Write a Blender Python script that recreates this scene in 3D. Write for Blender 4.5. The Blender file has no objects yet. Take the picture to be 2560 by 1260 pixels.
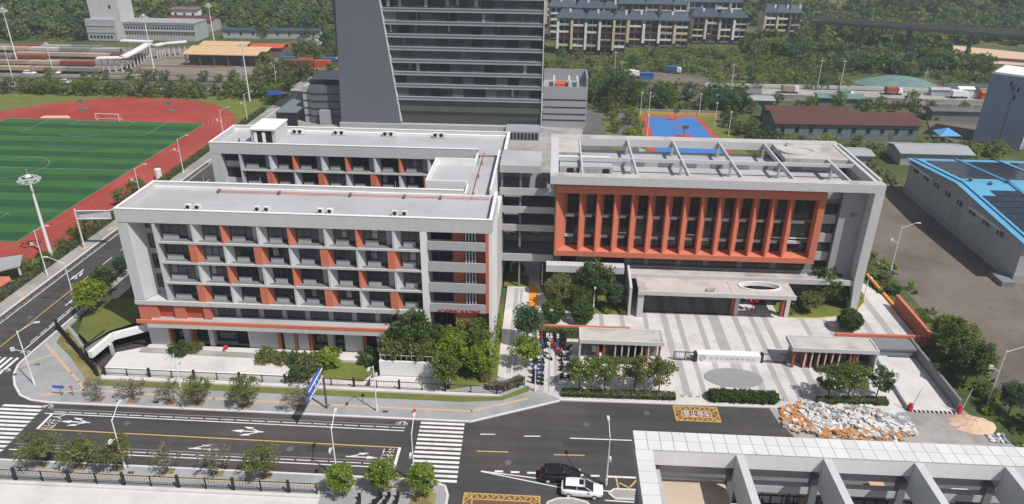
import bpy, math, random
from mathutils import Matrix, Vector
SC = bpy.context.scene
COL = SC.collection
rad = math.radians
random.seed(7)

# ---------------------------------------------------------------- camera, world, sun, exposure
def camera():
    p, y, r = rad(25.708), rad(2.854), rad(-0.658)
    f = Vector((-math.sin(y)*math.cos(p), math.cos(y)*math.cos(p), -math.sin(p)))
    rt = Vector((math.cos(y), math.sin(y), 0))
    dn = f.cross(rt)
    rt2 = rt*math.cos(r) + dn*math.sin(r)
    dn2 = -rt*math.sin(r) + dn*math.cos(r)
    cd = bpy.data.cameras.new('camera')
    cd.sensor_fit = 'HORIZONTAL'; cd.sensor_width = 36.0; cd.lens = 36.0*1823.2/2560
    cd.clip_start = 0.5; cd.clip_end = 4000
    co = bpy.data.objects.new('camera', cd); COL.objects.link(co)
    m = Matrix((rt2, -dn2, -f)).transposed().to_4x4()
    m.translation = Vector((0, 0, 60))
    co.matrix_world = m
    SC.camera = co
camera()
SUN_EL, SUN_AZ = 56.0, Vector((0.80, -0.60))        # the sun stands to the right and in front of the school
W = bpy.data.worlds.new('World'); SC.world = W; W.use_nodes = True
nt = W.node_tree
sky = nt.nodes.new('ShaderNodeTexSky'); sky.sky_type = 'NISHITA'; sky.sun_disc = False
sky.sun_elevation = rad(SUN_EL); sky.sun_rotation = math.atan2(SUN_AZ.x, SUN_AZ.y)
sky.air_density = 1.2; sky.dust_density = 1.5
bg = nt.nodes['Background']; bg.inputs['Strength'].default_value = 0.082
hs = nt.nodes.new('ShaderNodeHueSaturation'); hs.inputs['Saturation'].default_value = 0.7      # a milky summer sky
nt.links.new(sky.outputs[0], hs.inputs['Color']); nt.links.new(hs.outputs[0], bg.inputs[0])
sl = bpy.data.lights.new('sun', 'SUN'); sl.energy = 4.5; sl.angle = rad(0.55); sl.color = (1.0, 0.965, 0.915)
so = bpy.data.objects.new('sun', sl); COL.objects.link(so)
ce = math.cos(rad(SUN_EL))
so.rotation_euler = Vector((-SUN_AZ.x*ce, -SUN_AZ.y*ce, -math.sin(rad(SUN_EL)))).to_track_quat('-Z', 'Y').to_euler()
so.location = (60, -60, 120)
SC.view_settings.view_transform = 'Standard'; SC.view_settings.look = 'None'
SC.view_settings.exposure = 0.0; SC.view_settings.gamma = 1.0; SC.view_settings.use_curve_mapping = False

# ---------------------------------------------------------------- materials
MAT = {}
def mat(name, c, rough=0.75, var=0.10, scale=0.35, streak=0.0, c2=None, mix=(0.45, 0.6), s2=0.08, metal=0.0, spec=0.3, bump=0.0, rnd=0.0, leaf=False, tile=None, wear=0.0):
    m = bpy.data.materials.new(name); m.use_nodes = True; MAT[name] = m
    n = m.node_tree.nodes; L = m.node_tree.links
    b = n['Principled BSDF']
    b.inputs['Roughness'].default_value = rough; b.inputs['Metallic'].default_value = metal
    b.inputs['Specular IOR Level'].default_value = spec
    geo = n.new('ShaderNodeNewGeometry')
    col = n.new('ShaderNodeRGB'); col.outputs[0].default_value = (*c, 1); cur = col.outputs[0]
    def noise(sc, det=4.0, vec=None):
        t = n.new('ShaderNodeTexNoise'); t.inputs['Scale'].default_value = sc; t.inputs['Detail'].default_value = det
        t.inputs['Roughness'].default_value = 0.62
        L.new(vec or geo.outputs['Position'], t.inputs['Vector']); return t.outputs['Fac']
    def ramp(fac, a, b2, lo, hi):
        r = n.new('ShaderNodeMapRange'); r.inputs['From Min'].default_value = a; r.inputs['From Max'].default_value = b2
        r.inputs['To Min'].default_value = lo; r.inputs['To Max'].default_value = hi
        L.new(fac, r.inputs['Value']); return r.outputs[0]
    def mul(a, fac):
        x = n.new('ShaderNodeVectorMath'); x.operation = 'SCALE'; L.new(a, x.inputs[0]); L.new(fac, x.inputs['Scale']); return x.outputs[0]
    if c2:
        mx = n.new('ShaderNodeMix'); mx.data_type = 'RGBA'
        mx.inputs['B'].default_value = (*c2, 1); L.new(cur, mx.inputs['A'])
        L.new(ramp(noise(s2, 6.0), mix[0], mix[1], 0, 1), mx.inputs['Factor']); cur = mx.outputs['Result']
    if var:
        cur = mul(cur, ramp(noise(scale), 0.25, 0.75, 1-var, 1+var))
    if var and not leaf:
        cur = mul(cur, ramp(noise(scale*9, 3.0), 0.25, 0.75, 1-var*0.6, 1+var*0.6))
    if streak:
        mp = n.new('ShaderNodeVectorMath'); mp.operation = 'MULTIPLY'; mp.inputs[1].default_value = (1.6, 1.6, 0.09)
        L.new(geo.outputs['Position'], mp.inputs[0])
        cur = mul(cur, ramp(noise(1.3, 5.0, mp.outputs[0]), 0.45, 0.72, 1, 1-streak))
    if tile:                                            # laid slabs, membrane sheets or panels with fine joints
        bt = n.new('ShaderNodeTexBrick'); bt.offset = tile[4] if len(tile) > 4 else 0.0
        bt.inputs['Scale'].default_value = 1.0; bt.inputs['Brick Width'].default_value = tile[0]; bt.inputs['Row Height'].default_value = tile[1]
        bt.inputs['Mortar Size'].default_value = tile[3]; bt.inputs['Mortar Smooth'].default_value = 0.3; bt.inputs['Bias'].default_value = 0.0
        bt.inputs['Color1'].default_value = (1,1,1,1); bt.inputs['Color2'].default_value = (1-tile[2]*.35,)*3+(1,); bt.inputs['Mortar'].default_value = (1-tile[2],)*3+(1,)
        L.new(geo.outputs['Position'], bt.inputs['Vector'])
        vm = n.new('ShaderNodeVectorMath'); vm.operation = 'MULTIPLY'; L.new(cur, vm.inputs[0]); L.new(bt.outputs['Color'], vm.inputs[1]); cur = vm.outputs[0]
    if wear:                                            # long faint streaks along the street
        mp2 = n.new('ShaderNodeVectorMath'); mp2.operation = 'MULTIPLY'; mp2.inputs[1].default_value = (0.035, 0.9, 0.5)
        L.new(geo.outputs['Position'], mp2.inputs[0])
        cur = mul(cur, ramp(noise(1.0, 5.0, mp2.outputs[0]), 0.3, 0.7, 1-wear, 1+wear))
    if rnd:
        oi = n.new('ShaderNodeObjectInfo')
        cur = mul(cur, ramp(oi.outputs['Random'], 0, 1, 1-rnd, 1+rnd))
    if leaf:
        at = n.new('ShaderNodeAttribute'); at.attribute_name = 'tint'
        mx = n.new('ShaderNodeMix'); mx.data_type = 'RGBA'; mx.inputs['B'].default_value = (*leaf, 1)
        L.new(cur, mx.inputs['A']); L.new(at.outputs['Fac'], mx.inputs['Factor']); cur = mx.outputs['Result']
        tr = n.new('ShaderNodeBsdfTranslucent'); ms = n.new('ShaderNodeMixShader'); ms.inputs[0].default_value = 0.5
        L.new(cur, tr.inputs['Color']); L.new(b.outputs[0], ms.inputs[1]); L.new(tr.outputs[0], ms.inputs[2])
        L.new(ms.outputs[0], n['Material Output'].inputs['Surface'])
    L.new(cur, b.inputs['Base Color'])
    if bump:
        bp = n.new('ShaderNodeBump'); bp.inputs['Strength'].default_value = bump; bp.inputs['Distance'].default_value = 0.25
        L.new(noise(scale*6, 5.0), bp.inputs['Height']); L.new(bp.outputs[0], b.inputs['Normal'])
    return m

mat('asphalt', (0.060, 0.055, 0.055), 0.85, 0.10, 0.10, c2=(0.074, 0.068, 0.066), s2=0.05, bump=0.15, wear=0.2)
mat('asphalt_patch', (0.050, 0.047, 0.047), 0.9, 0.12, 0.3)
mat('asphalt_old', (0.115, 0.108, 0.105), 0.9, 0.15, 0.12, c2=(0.16, 0.15, 0.145), s2=0.05)
mat('concrete', (0.36, 0.345, 0.33), 0.85, 0.14, 0.15, c2=(0.27, 0.25, 0.235), s2=0.12)
mat('concrete_pale', (0.60, 0.58, 0.56), 0.8, 0.08, 0.2, c2=(0.50, 0.48, 0.46), mix=(0.5, 0.7), s2=0.15, tile=(1.6,1.2,0.10,0.015,0.5))
mat('pavement', (0.34, 0.34, 0.35), 0.85, 0.10, 0.25, c2=(0.29, 0.29, 0.30), s2=0.2, tile=(0.6,0.4,0.14,0.012,0.5))
mat('tactile', (0.52, 0.38, 0.24), 0.8, 0.08, 0.5)
mat('kerb', (0.62, 0.60, 0.58), 0.8, 0.08, 0.6)
mat('paint_white', (0.72, 0.71, 0.69), 0.7, 0.10, 0.9, c2=(0.40, 0.385, 0.38), mix=(0.52, 0.78), s2=0.8)
mat('pitch_paint', (0.26, 0.36, 0.26), 0.9, 0.2, 0.8)
mat('paint_worn', (0.30, 0.29, 0.285), 0.8, 0.15, 0.9)
mat('paint_yellow', (0.56, 0.36, 0.11), 0.7, 0.12, 0.8)
mat('paint_brown', (0.16, 0.085, 0.05), 0.85, 0.12, 0.6)
mat('lawn', (0.135, 0.160, 0.035), 0.95, 0.20, 0.30, c2=(0.17, 0.155, 0.045), mix=(0.5, 0.72), s2=0.12, bump=0.3)
mat('lawn_dry', (0.24, 0.20, 0.09), 0.95, 0.2, 0.4, c2=(0.15, 0.15, 0.04), s2=0.3)
mat('soil', (0.20, 0.135, 0.085), 0.95, 0.2, 0.3)
mat('plaza', (0.60, 0.575, 0.565), 0.7, 0.08, 0.2, c2=(0.52, 0.495, 0.485), s2=0.25, tile=(0.9,0.6,0.13,0.012,0.5))
mat('plaza_grey', (0.37, 0.36, 0.36), 0.7, 0.08, 0.3, tile=(0.9,0.6,0.13,0.012,0.5))
mat('slate', (0.27, 0.27, 0.275), 0.6, 0.08, 0.3)
mat('plate', (0.33, 0.325, 0.33), 0.6, 0.06, 0.5)
mat('wall_white', (0.53, 0.53, 0.54), 0.7, 0.03, 0.2, streak=0.07)
mat('wall_grey', (0.40, 0.405, 0.415), 0.7, 0.03, 0.2, streak=0.08)
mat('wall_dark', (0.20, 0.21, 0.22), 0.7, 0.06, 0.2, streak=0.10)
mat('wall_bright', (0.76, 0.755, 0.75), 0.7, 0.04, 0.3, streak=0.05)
mat('deck', (0.43, 0.425, 0.44), 0.85, 0.04, 0.12, c2=(0.375, 0.37, 0.38), s2=0.10, tile=(9.0,1.05,0.10,0.012,0.5), streak=0.0)
mat('deck_stain', (0.47, 0.44, 0.415), 0.9, 0.14, 0.3, c2=(0.30, 0.255, 0.225), mix=(0.5, 0.72), s2=0.22)
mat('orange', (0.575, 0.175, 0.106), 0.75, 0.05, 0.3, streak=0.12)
mat('coping', (0.62, 0.605, 0.605), 0.75, 0.03, 0.6, rnd=0.06, c2=(0.44, 0.42, 0.42), mix=(0.62, 0.8), s2=0.5)
mat('deck_tan', (0.52, 0.42, 0.33), 0.9, 0.06, 0.3, c2=(0.46, 0.37, 0.29), s2=0.3)
mat('orange_deep', (0.44, 0.085, 0.040), 0.8, 0.06, 0.3)
mat('orange_paving', (0.72, 0.28, 0.03), 0.8, 0.08, 0.5)
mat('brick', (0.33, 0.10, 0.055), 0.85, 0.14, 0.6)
mat('glass', (0.020, 0.024, 0.028), 0.06, 0.0, spec=0.5, rnd=0.6)
mat('glass_blue', (0.022, 0.036, 0.052), 0.06, 0.0, spec=0.5, rnd=0.6)
mat('glass_tower', (0.050, 0.062, 0.082), 0.16, 0.45, 0.5, spec=0.5, rnd=0.6)
mat('glass_pale', (0.12, 0.13, 0.14), 0.2, 0.1, 0.5, spec=0.5, rnd=0.4)
mat('curtain', (0.34, 0.34, 0.33), 0.6, 0.1, 1.0, rnd=0.3)
mat('glass_tower_low', (0.075, 0.090, 0.080), 0.15, 0.15, 0.2, spec=0.5, rnd=0.3)
mat('frame_dark', (0.06, 0.065, 0.07), 0.5)
mat('recess_floor_shade', (0.17, 0.175, 0.18), 0.85, 0.1, 0.4)
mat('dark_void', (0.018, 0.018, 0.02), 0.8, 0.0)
mat('panel_grey', (0.130, 0.142, 0.170), 0.5, 0.04, 0.1, spec=0.4)
mat('panel_mid', (0.33, 0.335, 0.36), 0.55, 0.05, 0.1, spec=0.4)
mat('steel', (0.60, 0.61, 0.62), 0.4, 0.05, 0.5, spec=0.5)
mat('steel_white', (0.76, 0.76, 0.76), 0.45, 0.04, 0.5)
mat('trim_grey', (0.30, 0.31, 0.33), 0.45, 0.06, 0.3, spec=0.5)
mat('steel_dark', (0.10, 0.105, 0.11), 0.5, 0.05, 0.5)
mat('iron', (0.030, 0.030, 0.033), 0.55, 0.05, 0.5)
mat('pipe_red', (0.55, 0.17, 0.15), 0.6, 0.05, 0.5)
mat('sign_blue', (0.045, 0.12, 0.55), 0.45, 0.08, 0.8)
mat('red', (0.62, 0.03, 0.05), 0.5, 0.03)
mat('letter_red', (0.50, 0.015, 0.06), 0.5, 0.0)
mat('turf', (0.034, 0.120, 0.030), 0.95, 0.16, 0.15, wear=0.25)
mat('turf_dark', (0.020, 0.075, 0.026), 0.95, 0.16, 0.15, wear=0.25)
mat('track', (0.31, 0.040, 0.028), 0.9, 0.12, 0.10, c2=(0.37, 0.062, 0.044), s2=0.06)
mat('court_blue', (0.045, 0.18, 0.46), 0.85, 0.06, 0.2)
mat('court_red', (0.42, 0.075, 0.055), 0.85, 0.06, 0.2)
mat('solar', (0.022, 0.024, 0.040), 0.18, 0.1, 0.5, spec=0.5)
mat('roof_cyan', (0.12, 0.36, 0.56), 0.5, 0.06, 0.4, streak=0.06)
mat('roof_blue', (0.062, 0.082, 0.112), 0.6, 0.10, 0.3, rnd=0.2)
mat('roof_brown', (0.095, 0.042, 0.036), 0.85, 0.15, 0.3)
mat('roof_tan', (0.58, 0.39, 0.22), 0.7, 0.06, 0.3)
mat('roof_grey', (0.33, 0.34, 0.35), 0.6, 0.08, 0.3)
mat('roof_red', (0.50, 0.10, 0.05), 0.7, 0.08, 0.3)
mat('cream', (0.62, 0.54, 0.38), 0.8, 0.06, 0.2, streak=0.15)
mat('stone_brown', (0.16, 0.13, 0.12), 0.85, 0.1, 0.3)
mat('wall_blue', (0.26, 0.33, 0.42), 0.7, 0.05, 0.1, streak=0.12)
mat('wall_teal', (0.16, 0.20, 0.21), 0.8, 0.1, 0.2, streak=0.2)
mat('wall_shed', (0.40, 0.405, 0.42), 0.7, 0.06, 0.2, streak=0.15)
mat('dirt', (0.165, 0.136, 0.112), 0.95, 0.2, 0.08, c2=(0.12, 0.102, 0.085), s2=0.06, bump=0.3)
mat('sand', (0.62, 0.43, 0.31), 0.95, 0.12, 0.4)
mat('net_green', (0.13, 0.22, 0.20), 0.9, 0.2, 0.25)
mat('ballast', (0.20, 0.175, 0.16), 0.95, 0.15, 0.1, c2=(0.26, 0.22, 0.19), s2=0.05)
mat('rail', (0.30, 0.22, 0.17), 0.6, 0.1, 0.3)
mat('rust', (0.26, 0.07, 0.04), 0.8, 0.15, 0.3, rnd=0.3)
mat('wagon_tan', (0.40, 0.30, 0.22), 0.8, 0.12, 0.3, rnd=0.2)
mat('wagon_pale', (0.42, 0.40, 0.38), 0.8, 0.12, 0.3, rnd=0.3)
mat('wagon_grey', (0.30, 0.28, 0.27), 0.8, 0.12, 0.3, rnd=0.3)
mat('bark', (0.13, 0.105, 0.08), 0.95, 0.2, 1.0)
mat('bark_pale', (0.30, 0.26, 0.22), 0.95, 0.15, 1.0)
mat('car_white', (0.80, 0.80, 0.80), 0.25, 0.0, spec=0.6)
mat('car_black', (0.012, 0.013, 0.015), 0.2, 0.0, spec=0.6)
mat('rubber', (0.02, 0.02, 0.02), 0.8, 0.0)
mat('lamp_red', (0.5, 0.02, 0.02), 0.3, 0.0)
mat('plastic_white', (0.72, 0.72, 0.71), 0.5, 0.0, rnd=0.1)
mat('plastic_blue', (0.06, 0.12, 0.28), 0.5, 0.0, rnd=0.3)
mat('plastic_black', (0.02, 0.02, 0.022), 0.5, 0.0, rnd=0.3)
mat('plastic_red', (0.35, 0.04, 0.04), 0.5, 0.0, rnd=0.3)
mat('tarp_blue', (0.10, 0.32, 0.62), 0.6, 0.05)
mat('container_blue', (0.05, 0.13, 0.30), 0.6, 0.08)
mat('rub_white', (0.62, 0.60, 0.57), 0.9, 0.12, 1.0)
mat('rub_dust', (0.42, 0.39, 0.36), 0.95, 0.2, 0.8, c2=(0.50, 0.36, 0.26), s2=0.5)
mat('rub_orange', (0.50, 0.24, 0.10), 0.9, 0.15, 1.0)
mat('rub_grey', (0.30, 0.30, 0.31), 0.9, 0.15, 1.0)
mat('rub_blue', (0.26, 0.31, 0.38), 0.9, 0.15, 1.0)
mat('wild', (0.060, 0.085, 0.026), 0.95, 0.25, 0.12, c2=(0.15, 0.125, 0.055), mix=(0.48, 0.66), s2=0.045, bump=0.4)
mat('leaf_mid', (0.126, 0.188, 0.043), 0.8, 0.0, leaf=(0.242, 0.304, 0.074))
mat('leaf_deep', (0.068, 0.125, 0.040), 0.8, 0.0, leaf=(0.153, 0.215, 0.065))
mat('leaf_bright', (0.180, 0.279, 0.031), 0.8, 0.0, leaf=(0.342, 0.423, 0.062))
mat('leaf_olive', (0.155, 0.188, 0.062), 0.8, 0.0, leaf=(0.279, 0.290, 0.101))
mat('leaf_grey', (0.230, 0.212, 0.140), 0.8, 0.0, leaf=(0.374, 0.323, 0.238))
mat('leaf_teal', (0.072, 0.140, 0.078), 0.8, 0.0, leaf=(0.144, 0.208, 0.109))
mat('hedge', (0.063, 0.119, 0.031), 0.8, 0.0, leaf=(0.135, 0.208, 0.054))

# ---------------------------------------------------------------- mesh and object helpers
ORG = {}
class MB:
    def __init__(s): s.v = []; s.f = []; s.m = []; s.t = []
    def add(s, vs, fs, mi=0):
        o = len(s.v); s.v += [tuple(p) for p in vs]
        for f in fs: s.f.append(tuple(i+o for i in f)); s.m.append(mi)
        return s
    def box(s, x0, x1, y0, y1, z0, z1, mi=0):
        return s.add([(x0,y0,z0),(x1,y0,z0),(x1,y1,z0),(x0,y1,z0),(x0,y0,z1),(x1,y0,z1),(x1,y1,z1),(x0,y1,z1)],
                     [(0,3,2,1),(4,5,6,7),(0,1,5,4),(1,2,6,5),(2,3,7,6),(3,0,4,7)], mi)
    def poly(s, pts, z0, z1, mi=0):
        n = len(pts)
        if sum(pts[i][0]*pts[(i+1)%n][1]-pts[(i+1)%n][0]*pts[i][1] for i in range(n)) < 0: pts = pts[::-1]
        return s.add([(x,y,z0) for x,y in pts]+[(x,y,z1) for x,y in pts],
                     [tuple(range(n-1,-1,-1)), tuple(range(n,2*n))]+[(i,(i+1)%n,n+(i+1)%n,n+i) for i in range(n)], mi)
    def sheet(s, pts, z, mi=0):
        return s.add([(x,y,z) for x,y in pts], [tuple(range(len(pts)))], mi)
    def quad(s, a, b, c, d, mi=0): return s.add([a,b,c,d], [(0,1,2,3)], mi)
    def prism_x(s, prof, x0, x1, mi=0):
        n = len(prof)
        return s.add([(x0,y,z) for y,z in prof]+[(x1,y,z) for y,z in prof],
                     [tuple(range(n-1,-1,-1)), tuple(range(n,2*n))]+[(i,(i+1)%n,n+(i+1)%n,n+i) for i in range(n)], mi)
    def prism_y(s, prof, y0, y1, mi=0):
        n = len(prof)
        return s.add([(x,y0,z) for x,z in prof]+[(x,y1,z) for x,z in prof],
                     [tuple(range(n-1,-1,-1)), tuple(range(n,2*n))]+[(i,(i+1)%n,n+(i+1)%n,n+i) for i in range(n)], mi)
    def tube(s, a, b, r0, r1=None, n=6, mi=0):
        r1 = r0 if r1 is None else r1
        a = Vector(a); b = Vector(b); d = (b-a).normalized()
        u = d.orthogonal().normalized(); w = d.cross(u)
        vs = [a+(u*math.cos(2*math.pi*i/n)+w*math.sin(2*math.pi*i/n))*r0 for i in range(n)]
        vs += [b+(u*math.cos(2*math.pi*i/n)+w*math.sin(2*math.pi*i/n))*r1 for i in range(n)]
        return s.add(vs, [tuple(range(n-1,-1,-1)), tuple(range(n,2*n))]+[(i,(i+1)%n,n+(i+1)%n,n+i) for i in range(n)], mi)
    def cyl(s, x, y, z0, z1, r, r1=None, n=16, mi=0): return s.tube((x,y,z0), (x,y,z1), r, r1, n, mi)
    def strip(s, pts, w, z, mi=0):                       # a flat painted line along a polyline
        for i in range(len(pts)-1):
            a = Vector(pts[i]); b = Vector(pts[i+1]); d = (b-a).normalized(); p = Vector((-d.y, d.x))*w/2
            e = d*(w/2 if i < len(pts)-2 else 0)
            s.add([(*(a+p), z), (*(a-p), z), (*(b-p+e), z), (*(b+p+e), z)], [(0,1,2,3)], mi)
        return s
    def wall(s, pts, w, z0, z1, mi=0):                   # an upright band along a polyline
        for i in range(len(pts)-1):
            a = Vector(pts[i]); b = Vector(pts[i+1]); d = (b-a).normalized(); p = Vector((-d.y, d.x))*w/2
            q = [a+p, a-p, b-p, b+p]
            s.poly([(c.x, c.y) for c in q], z0, z1, mi)
        return s
    def mesh(s, name, off=(0,0,0)):
        me = bpy.data.meshes.new(name)
        me.from_pydata([(x-off[0], y-off[1], z-off[2]) for x,y,z in s.v], [], s.f)
        if any(s.m): me.polygons.foreach_set('material_index', s.m)
        if s.t:
            a = me.attributes.new('tint', 'FLOAT', 'POINT'); a.data.foreach_set('value', s.t)
        return me
    def build(s, name, mats, parent=None, local=False, smooth=False):
        off = (0,0,0) if (local or parent is None) else ORG[parent.as_pointer()]
        me = s.mesh(name, off)
        for q in (mats if isinstance(mats, (list, tuple)) else [mats]): me.materials.append(MAT[q])
        if smooth: me.polygons.foreach_set('use_smooth', [True]*len(me.polygons))
        o = bpy.data.objects.new(name, me); COL.objects.link(o)
        if parent is not None:
            o.parent = parent
            ORG[o.as_pointer()] = ORG[parent.as_pointer()]
        else: ORG[o.as_pointer()] = (0,0,0)
        return o
def tag(o, label=None, cat=None, group=None, kind=None):
    if label: o['label'] = label
    if cat: o['category'] = cat
    if group: o['group'] = group
    if kind: o['kind'] = kind
    return o
def thing(name, label, cat, loc=(0,0,0), group=None, rz=0.0):
    o = bpy.data.objects.new(name, None); COL.objects.link(o); o.empty_display_size = 0.5
    o.location = loc; o.rotation_euler = (0,0,rz); ORG[o.as_pointer()] = tuple(loc)
    return tag(o, label, cat, group)
KIDS = {}
def kids(o):
    k = o.as_pointer()
    if k not in KIDS: KIDS[k] = list(o.children)
    return KIDS[k]
def copy_tree(o, parent=None):
    c = o.copy(); COL.objects.link(c)
    if parent is not None: c.parent = parent
    for ch in kids(o): copy_tree(ch, c)
    return c
def place(proto, loc, rz=0.0, label=None, group=None, scale=None, used=set()):
    k = proto.as_pointer()
    if k in used: c = copy_tree(proto)
    else:
        if k not in KIDS:
            kids(proto)
            for ch in kids(proto): kids(ch)
        used.add(k); c = proto
    c.location = loc; c.rotation_euler = (0,0,rz)
    if scale: c.scale = scale if isinstance(scale, tuple) else (scale,)*3
    if label: c['label'] = label
    if group: c['group'] = group
    return c
def struct(name, mb, m): return tag(mb.build(name, m), kind='structure')
def text_mesh(body, size, depth=0.0, align='LEFT'):
    cu = bpy.data.curves.new('lettering', 'FONT'); cu.body = body; cu.size = size; cu.extrude = depth; cu.align_x = align; cu.resolution_u = 2
    o = bpy.data.objects.new('lettering', cu); COL.objects.link(o)
    dg = bpy.context.evaluated_depsgraph_get(); me = bpy.data.meshes.new_from_object(o.evaluated_get(dg))
    bpy.data.objects.remove(o); return me
def lettering(name, body, size, mtx, m, parent, depth=0.0):
    me = text_mesh(body, size, depth); me.transform(mtx)
    off = ORG[parent.as_pointer()]; me.transform(Matrix.Translation((-off[0], -off[1], -off[2])))
    me.materials.clear(); me.materials.append(MAT[m])
    o = bpy.data.objects.new(name, me); COL.objects.link(o); o.parent = parent; ORG[o.as_pointer()] = off
    return o
# ---------------------------------------------------------------- terrain, roads, pavements
def ground():
    mb = MB(); xs = [-700+20*i for i in range(71)]; ys = [-100+20*j for j in range(56)]
    def h(x, y):
        e = max(0.0, (y-400-0.10*abs(x))/160.0); z = -0.25+24*min(1.6, e*e*(3-min(2, e)))
        z += 6*max(0, min(1, (y-390)/60))*math.sin(x*0.021+1.3)*math.sin(y*0.017)
        return z if y > 390 else -0.25
    mb.v = [(x, y, h(x, y)) for y in ys for x in xs]; n = len(xs)
    mb.f = [(j*n+i, j*n+i+1, (j+1)*n+i+1, (j+1)*n+i) for j in range(len(ys)-1) for i in range(n-1)]; mb.m = [0]*len(mb.f)
    o = struct('ground', mb, 'wild'); return h
ground_h = ground()

rd = MB()
rd.sheet([(-85.6,20),(70,20),(70,84),(-74.0,84),(-74.0,270),(-85.6,270)], 0.0)
road = struct('road', rd, 'asphalt')
def mark(name, mb, m): return mb.build(name, m, road)
Z1 = 0.005
for i in range(14):                                        # zebra crossing by the school gate
    y = 73.75-i*0.775; mark('crossing_stripe', MB().sheet([(-15.05+i*0.02,y),(-9.45+i*0.02,y),(-9.45+i*0.02,y-0.42),(-15.05+i*0.02,y-0.42)], Z1), 'paint_white')
for i in range(14):                                        # crossing over the main street at the left corner
    y = 73.6-i*0.76; a = -64.3+0.02*i
    mark('crossing_stripe', MB().sheet([(a-5.6,y),(a,y),(a-0.15,y-0.42),(a-5.75,y-0.42)], Z1), 'paint_white')
for i in range(12):                                        # crossing over the side street
    x = -75.0-i*0.9; mark('crossing_stripe', MB().sheet([(x,79.2),(x-0.45,79.2),(x-0.45,84.0),(x,84.0)], Z1), 'paint_white')
mark('lane_line', MB().strip([(-63.5,72.15),(-16.9,71.85)], 0.16, Z1), 'paint_white')
mark('lane_line', MB().strip([(-63.5,65.3),(-16.7,65.2)], 0.16, Z1), 'paint_white')
mark('lane_line', MB().strip([(-63.5,73.05),(-17.0,72.9)], 0.10, Z1), 'paint_worn')
mark('lane_line', MB().strip([(-63.5,66.35),(-17.0,66.2)], 0.10, Z1), 'paint_worn')
mark('centre_line', MB().strip([(-62.2,69.15),(-16.8,68.7)], 0.17, Z1), 'paint_yellow')
mark('stop_line', MB().strip([(-62.5,72.1),(-62.5,69.1)], 0.35, Z1+0.002), 'paint_white')
mark('stop_line', MB().strip([(-16.8,68.75),(-16.8,65.3)], 0.35, Z1+0.002), 'paint_white')
for i in range(23):                                        # long dashes of the cycle strip separators
    x = -62.6+i*2.0; mark('dash', MB().strip([(x,72.55-0.006*i),(x+1.75,72.54-0.006*i)], 0.13, Z1), 'paint_white')
    mark('dash', MB().strip([(x,65.85-0.004*i),(x+1.75,65.84-0.004*i)], 0.13, Z1), 'paint_white')
for a, b in ((-7.3,-5.4),(-1.8,0.2),(3.9,12.5)): mark('dash', MB().strip([(a,71.85),(b,71.95)], 0.17, Z1), 'paint_white')
for a, b in ((-7.4,-3.6),(1.9,5.6)): mark('dash', MB().strip([(a,68.72),(b,68.82)], 0.17, Z1), 'paint_yellow')
for a, b in ((-5,-4),(-3.1,-2.1),(-1.2,-.2),(4.6,5.4),(6.2,7.2),(8.1,12.5)): mark('dash', MB().strip([(a,65.42),(b,65.45)], 0.30, Z1), 'paint_white')
mark('taper_line', MB().strip([(-6.6,65.35),(0.3,64.55)], 0.16, Z1), 'paint_white')
mark('taper_line', MB().strip([(-6.6,65.30),(2.8,63.25)], 0.16, Z1+0.003), 'paint_white')
mark('taper_line', MB().strip([(6.9,63.15),(8.8,63.05)], 0.16, Z1), 'paint_white')
mark('taper_line', MB().strip([(7.6,61.65),(11.5,61.55)], 0.16, Z1), 'paint_white')
for p in ([(9.1,65.2),(9.25,63.6)], [(9.4,64.5),(10.5,63.75),(11.6,65.3)]): mark('chevron', MB().strip(p, 0.2, Z1), 'paint_yellow')
# lane lines of the side street
mark('lane_line', MB().strip([(-84.2,20),(-84.2,260)], 0.16, Z1), 'paint_white')
mark('lane_line', MB().strip([(-75.7,86),(-75.7,260)], 0.16, Z1), 'paint_white')
mark('centre_line', MB().strip([(-79.7,86),(-79.7,109)], 0.16, Z1), 'paint_yellow')
for i in range(24): mark('dash', MB().strip([(-79.7,113.6+6*i),(-79.7,116.7+6*i)], 0.15, Z1), 'paint_white')
for i in range(40):
    y = 88+2.2*i; mark('dash', MB().strip([(-84.65,y),(-84.65,y+1.8)], 0.12, Z1), 'paint_worn')
    if i < 14: mark('dash', MB().strip([(-76.1,y),(-76.1,y+1.8)], 0.12, Z1), 'paint_white')
def arrow(cx, cy, s, kind, rot=0.0):
    # straight arrow with side branches, pointing along +x before rotation
    mb = MB(); parts = [[(-1.9,-.09),(0.6,-.09),(0.6,-.28),(2.0,0),(0.6,.28),(0.6,.09),(-1.9,.09)]]
    if 'l' in kind: parts.append([(-1.5,.09),(-.3,.55),(-.6,.72),(.75,.80),(.1,.42),(-.2,.45),(-1.0,.09)])
    if 'r' in kind: parts.append([(-1.5,-.09),(-.3,-.55),(-.6,-.72),(.75,-.80),(.1,-.42),(-.2,-.45),(-1.0,-.09)])
    c, q = math.cos(rot), math.sin(rot)
    for i, p in enumerate(parts): mb.sheet([(cx+s*(x*c-y*q), cy+s*(x*q+y*c)) for x, y in p], Z1+0.001*i)
    mark('lane_arrow', mb, 'paint_white')
arrow(-58.6,70.75,1.0,'lr',math.pi); arrow(-36.3,70.45,1.05,'lr',math.pi)
arrow(-21.0,66.75,1.0,'l'); arrow(-40.3,66.9,1.0,'l')
arrow(-82.0,109.5,1.1,'l',-math.pi/2); arrow(-82.0,87.5,1.1,'lr',-math.pi/2); arrow(-77.5,101,1.1,'r',math.pi/2)
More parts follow.
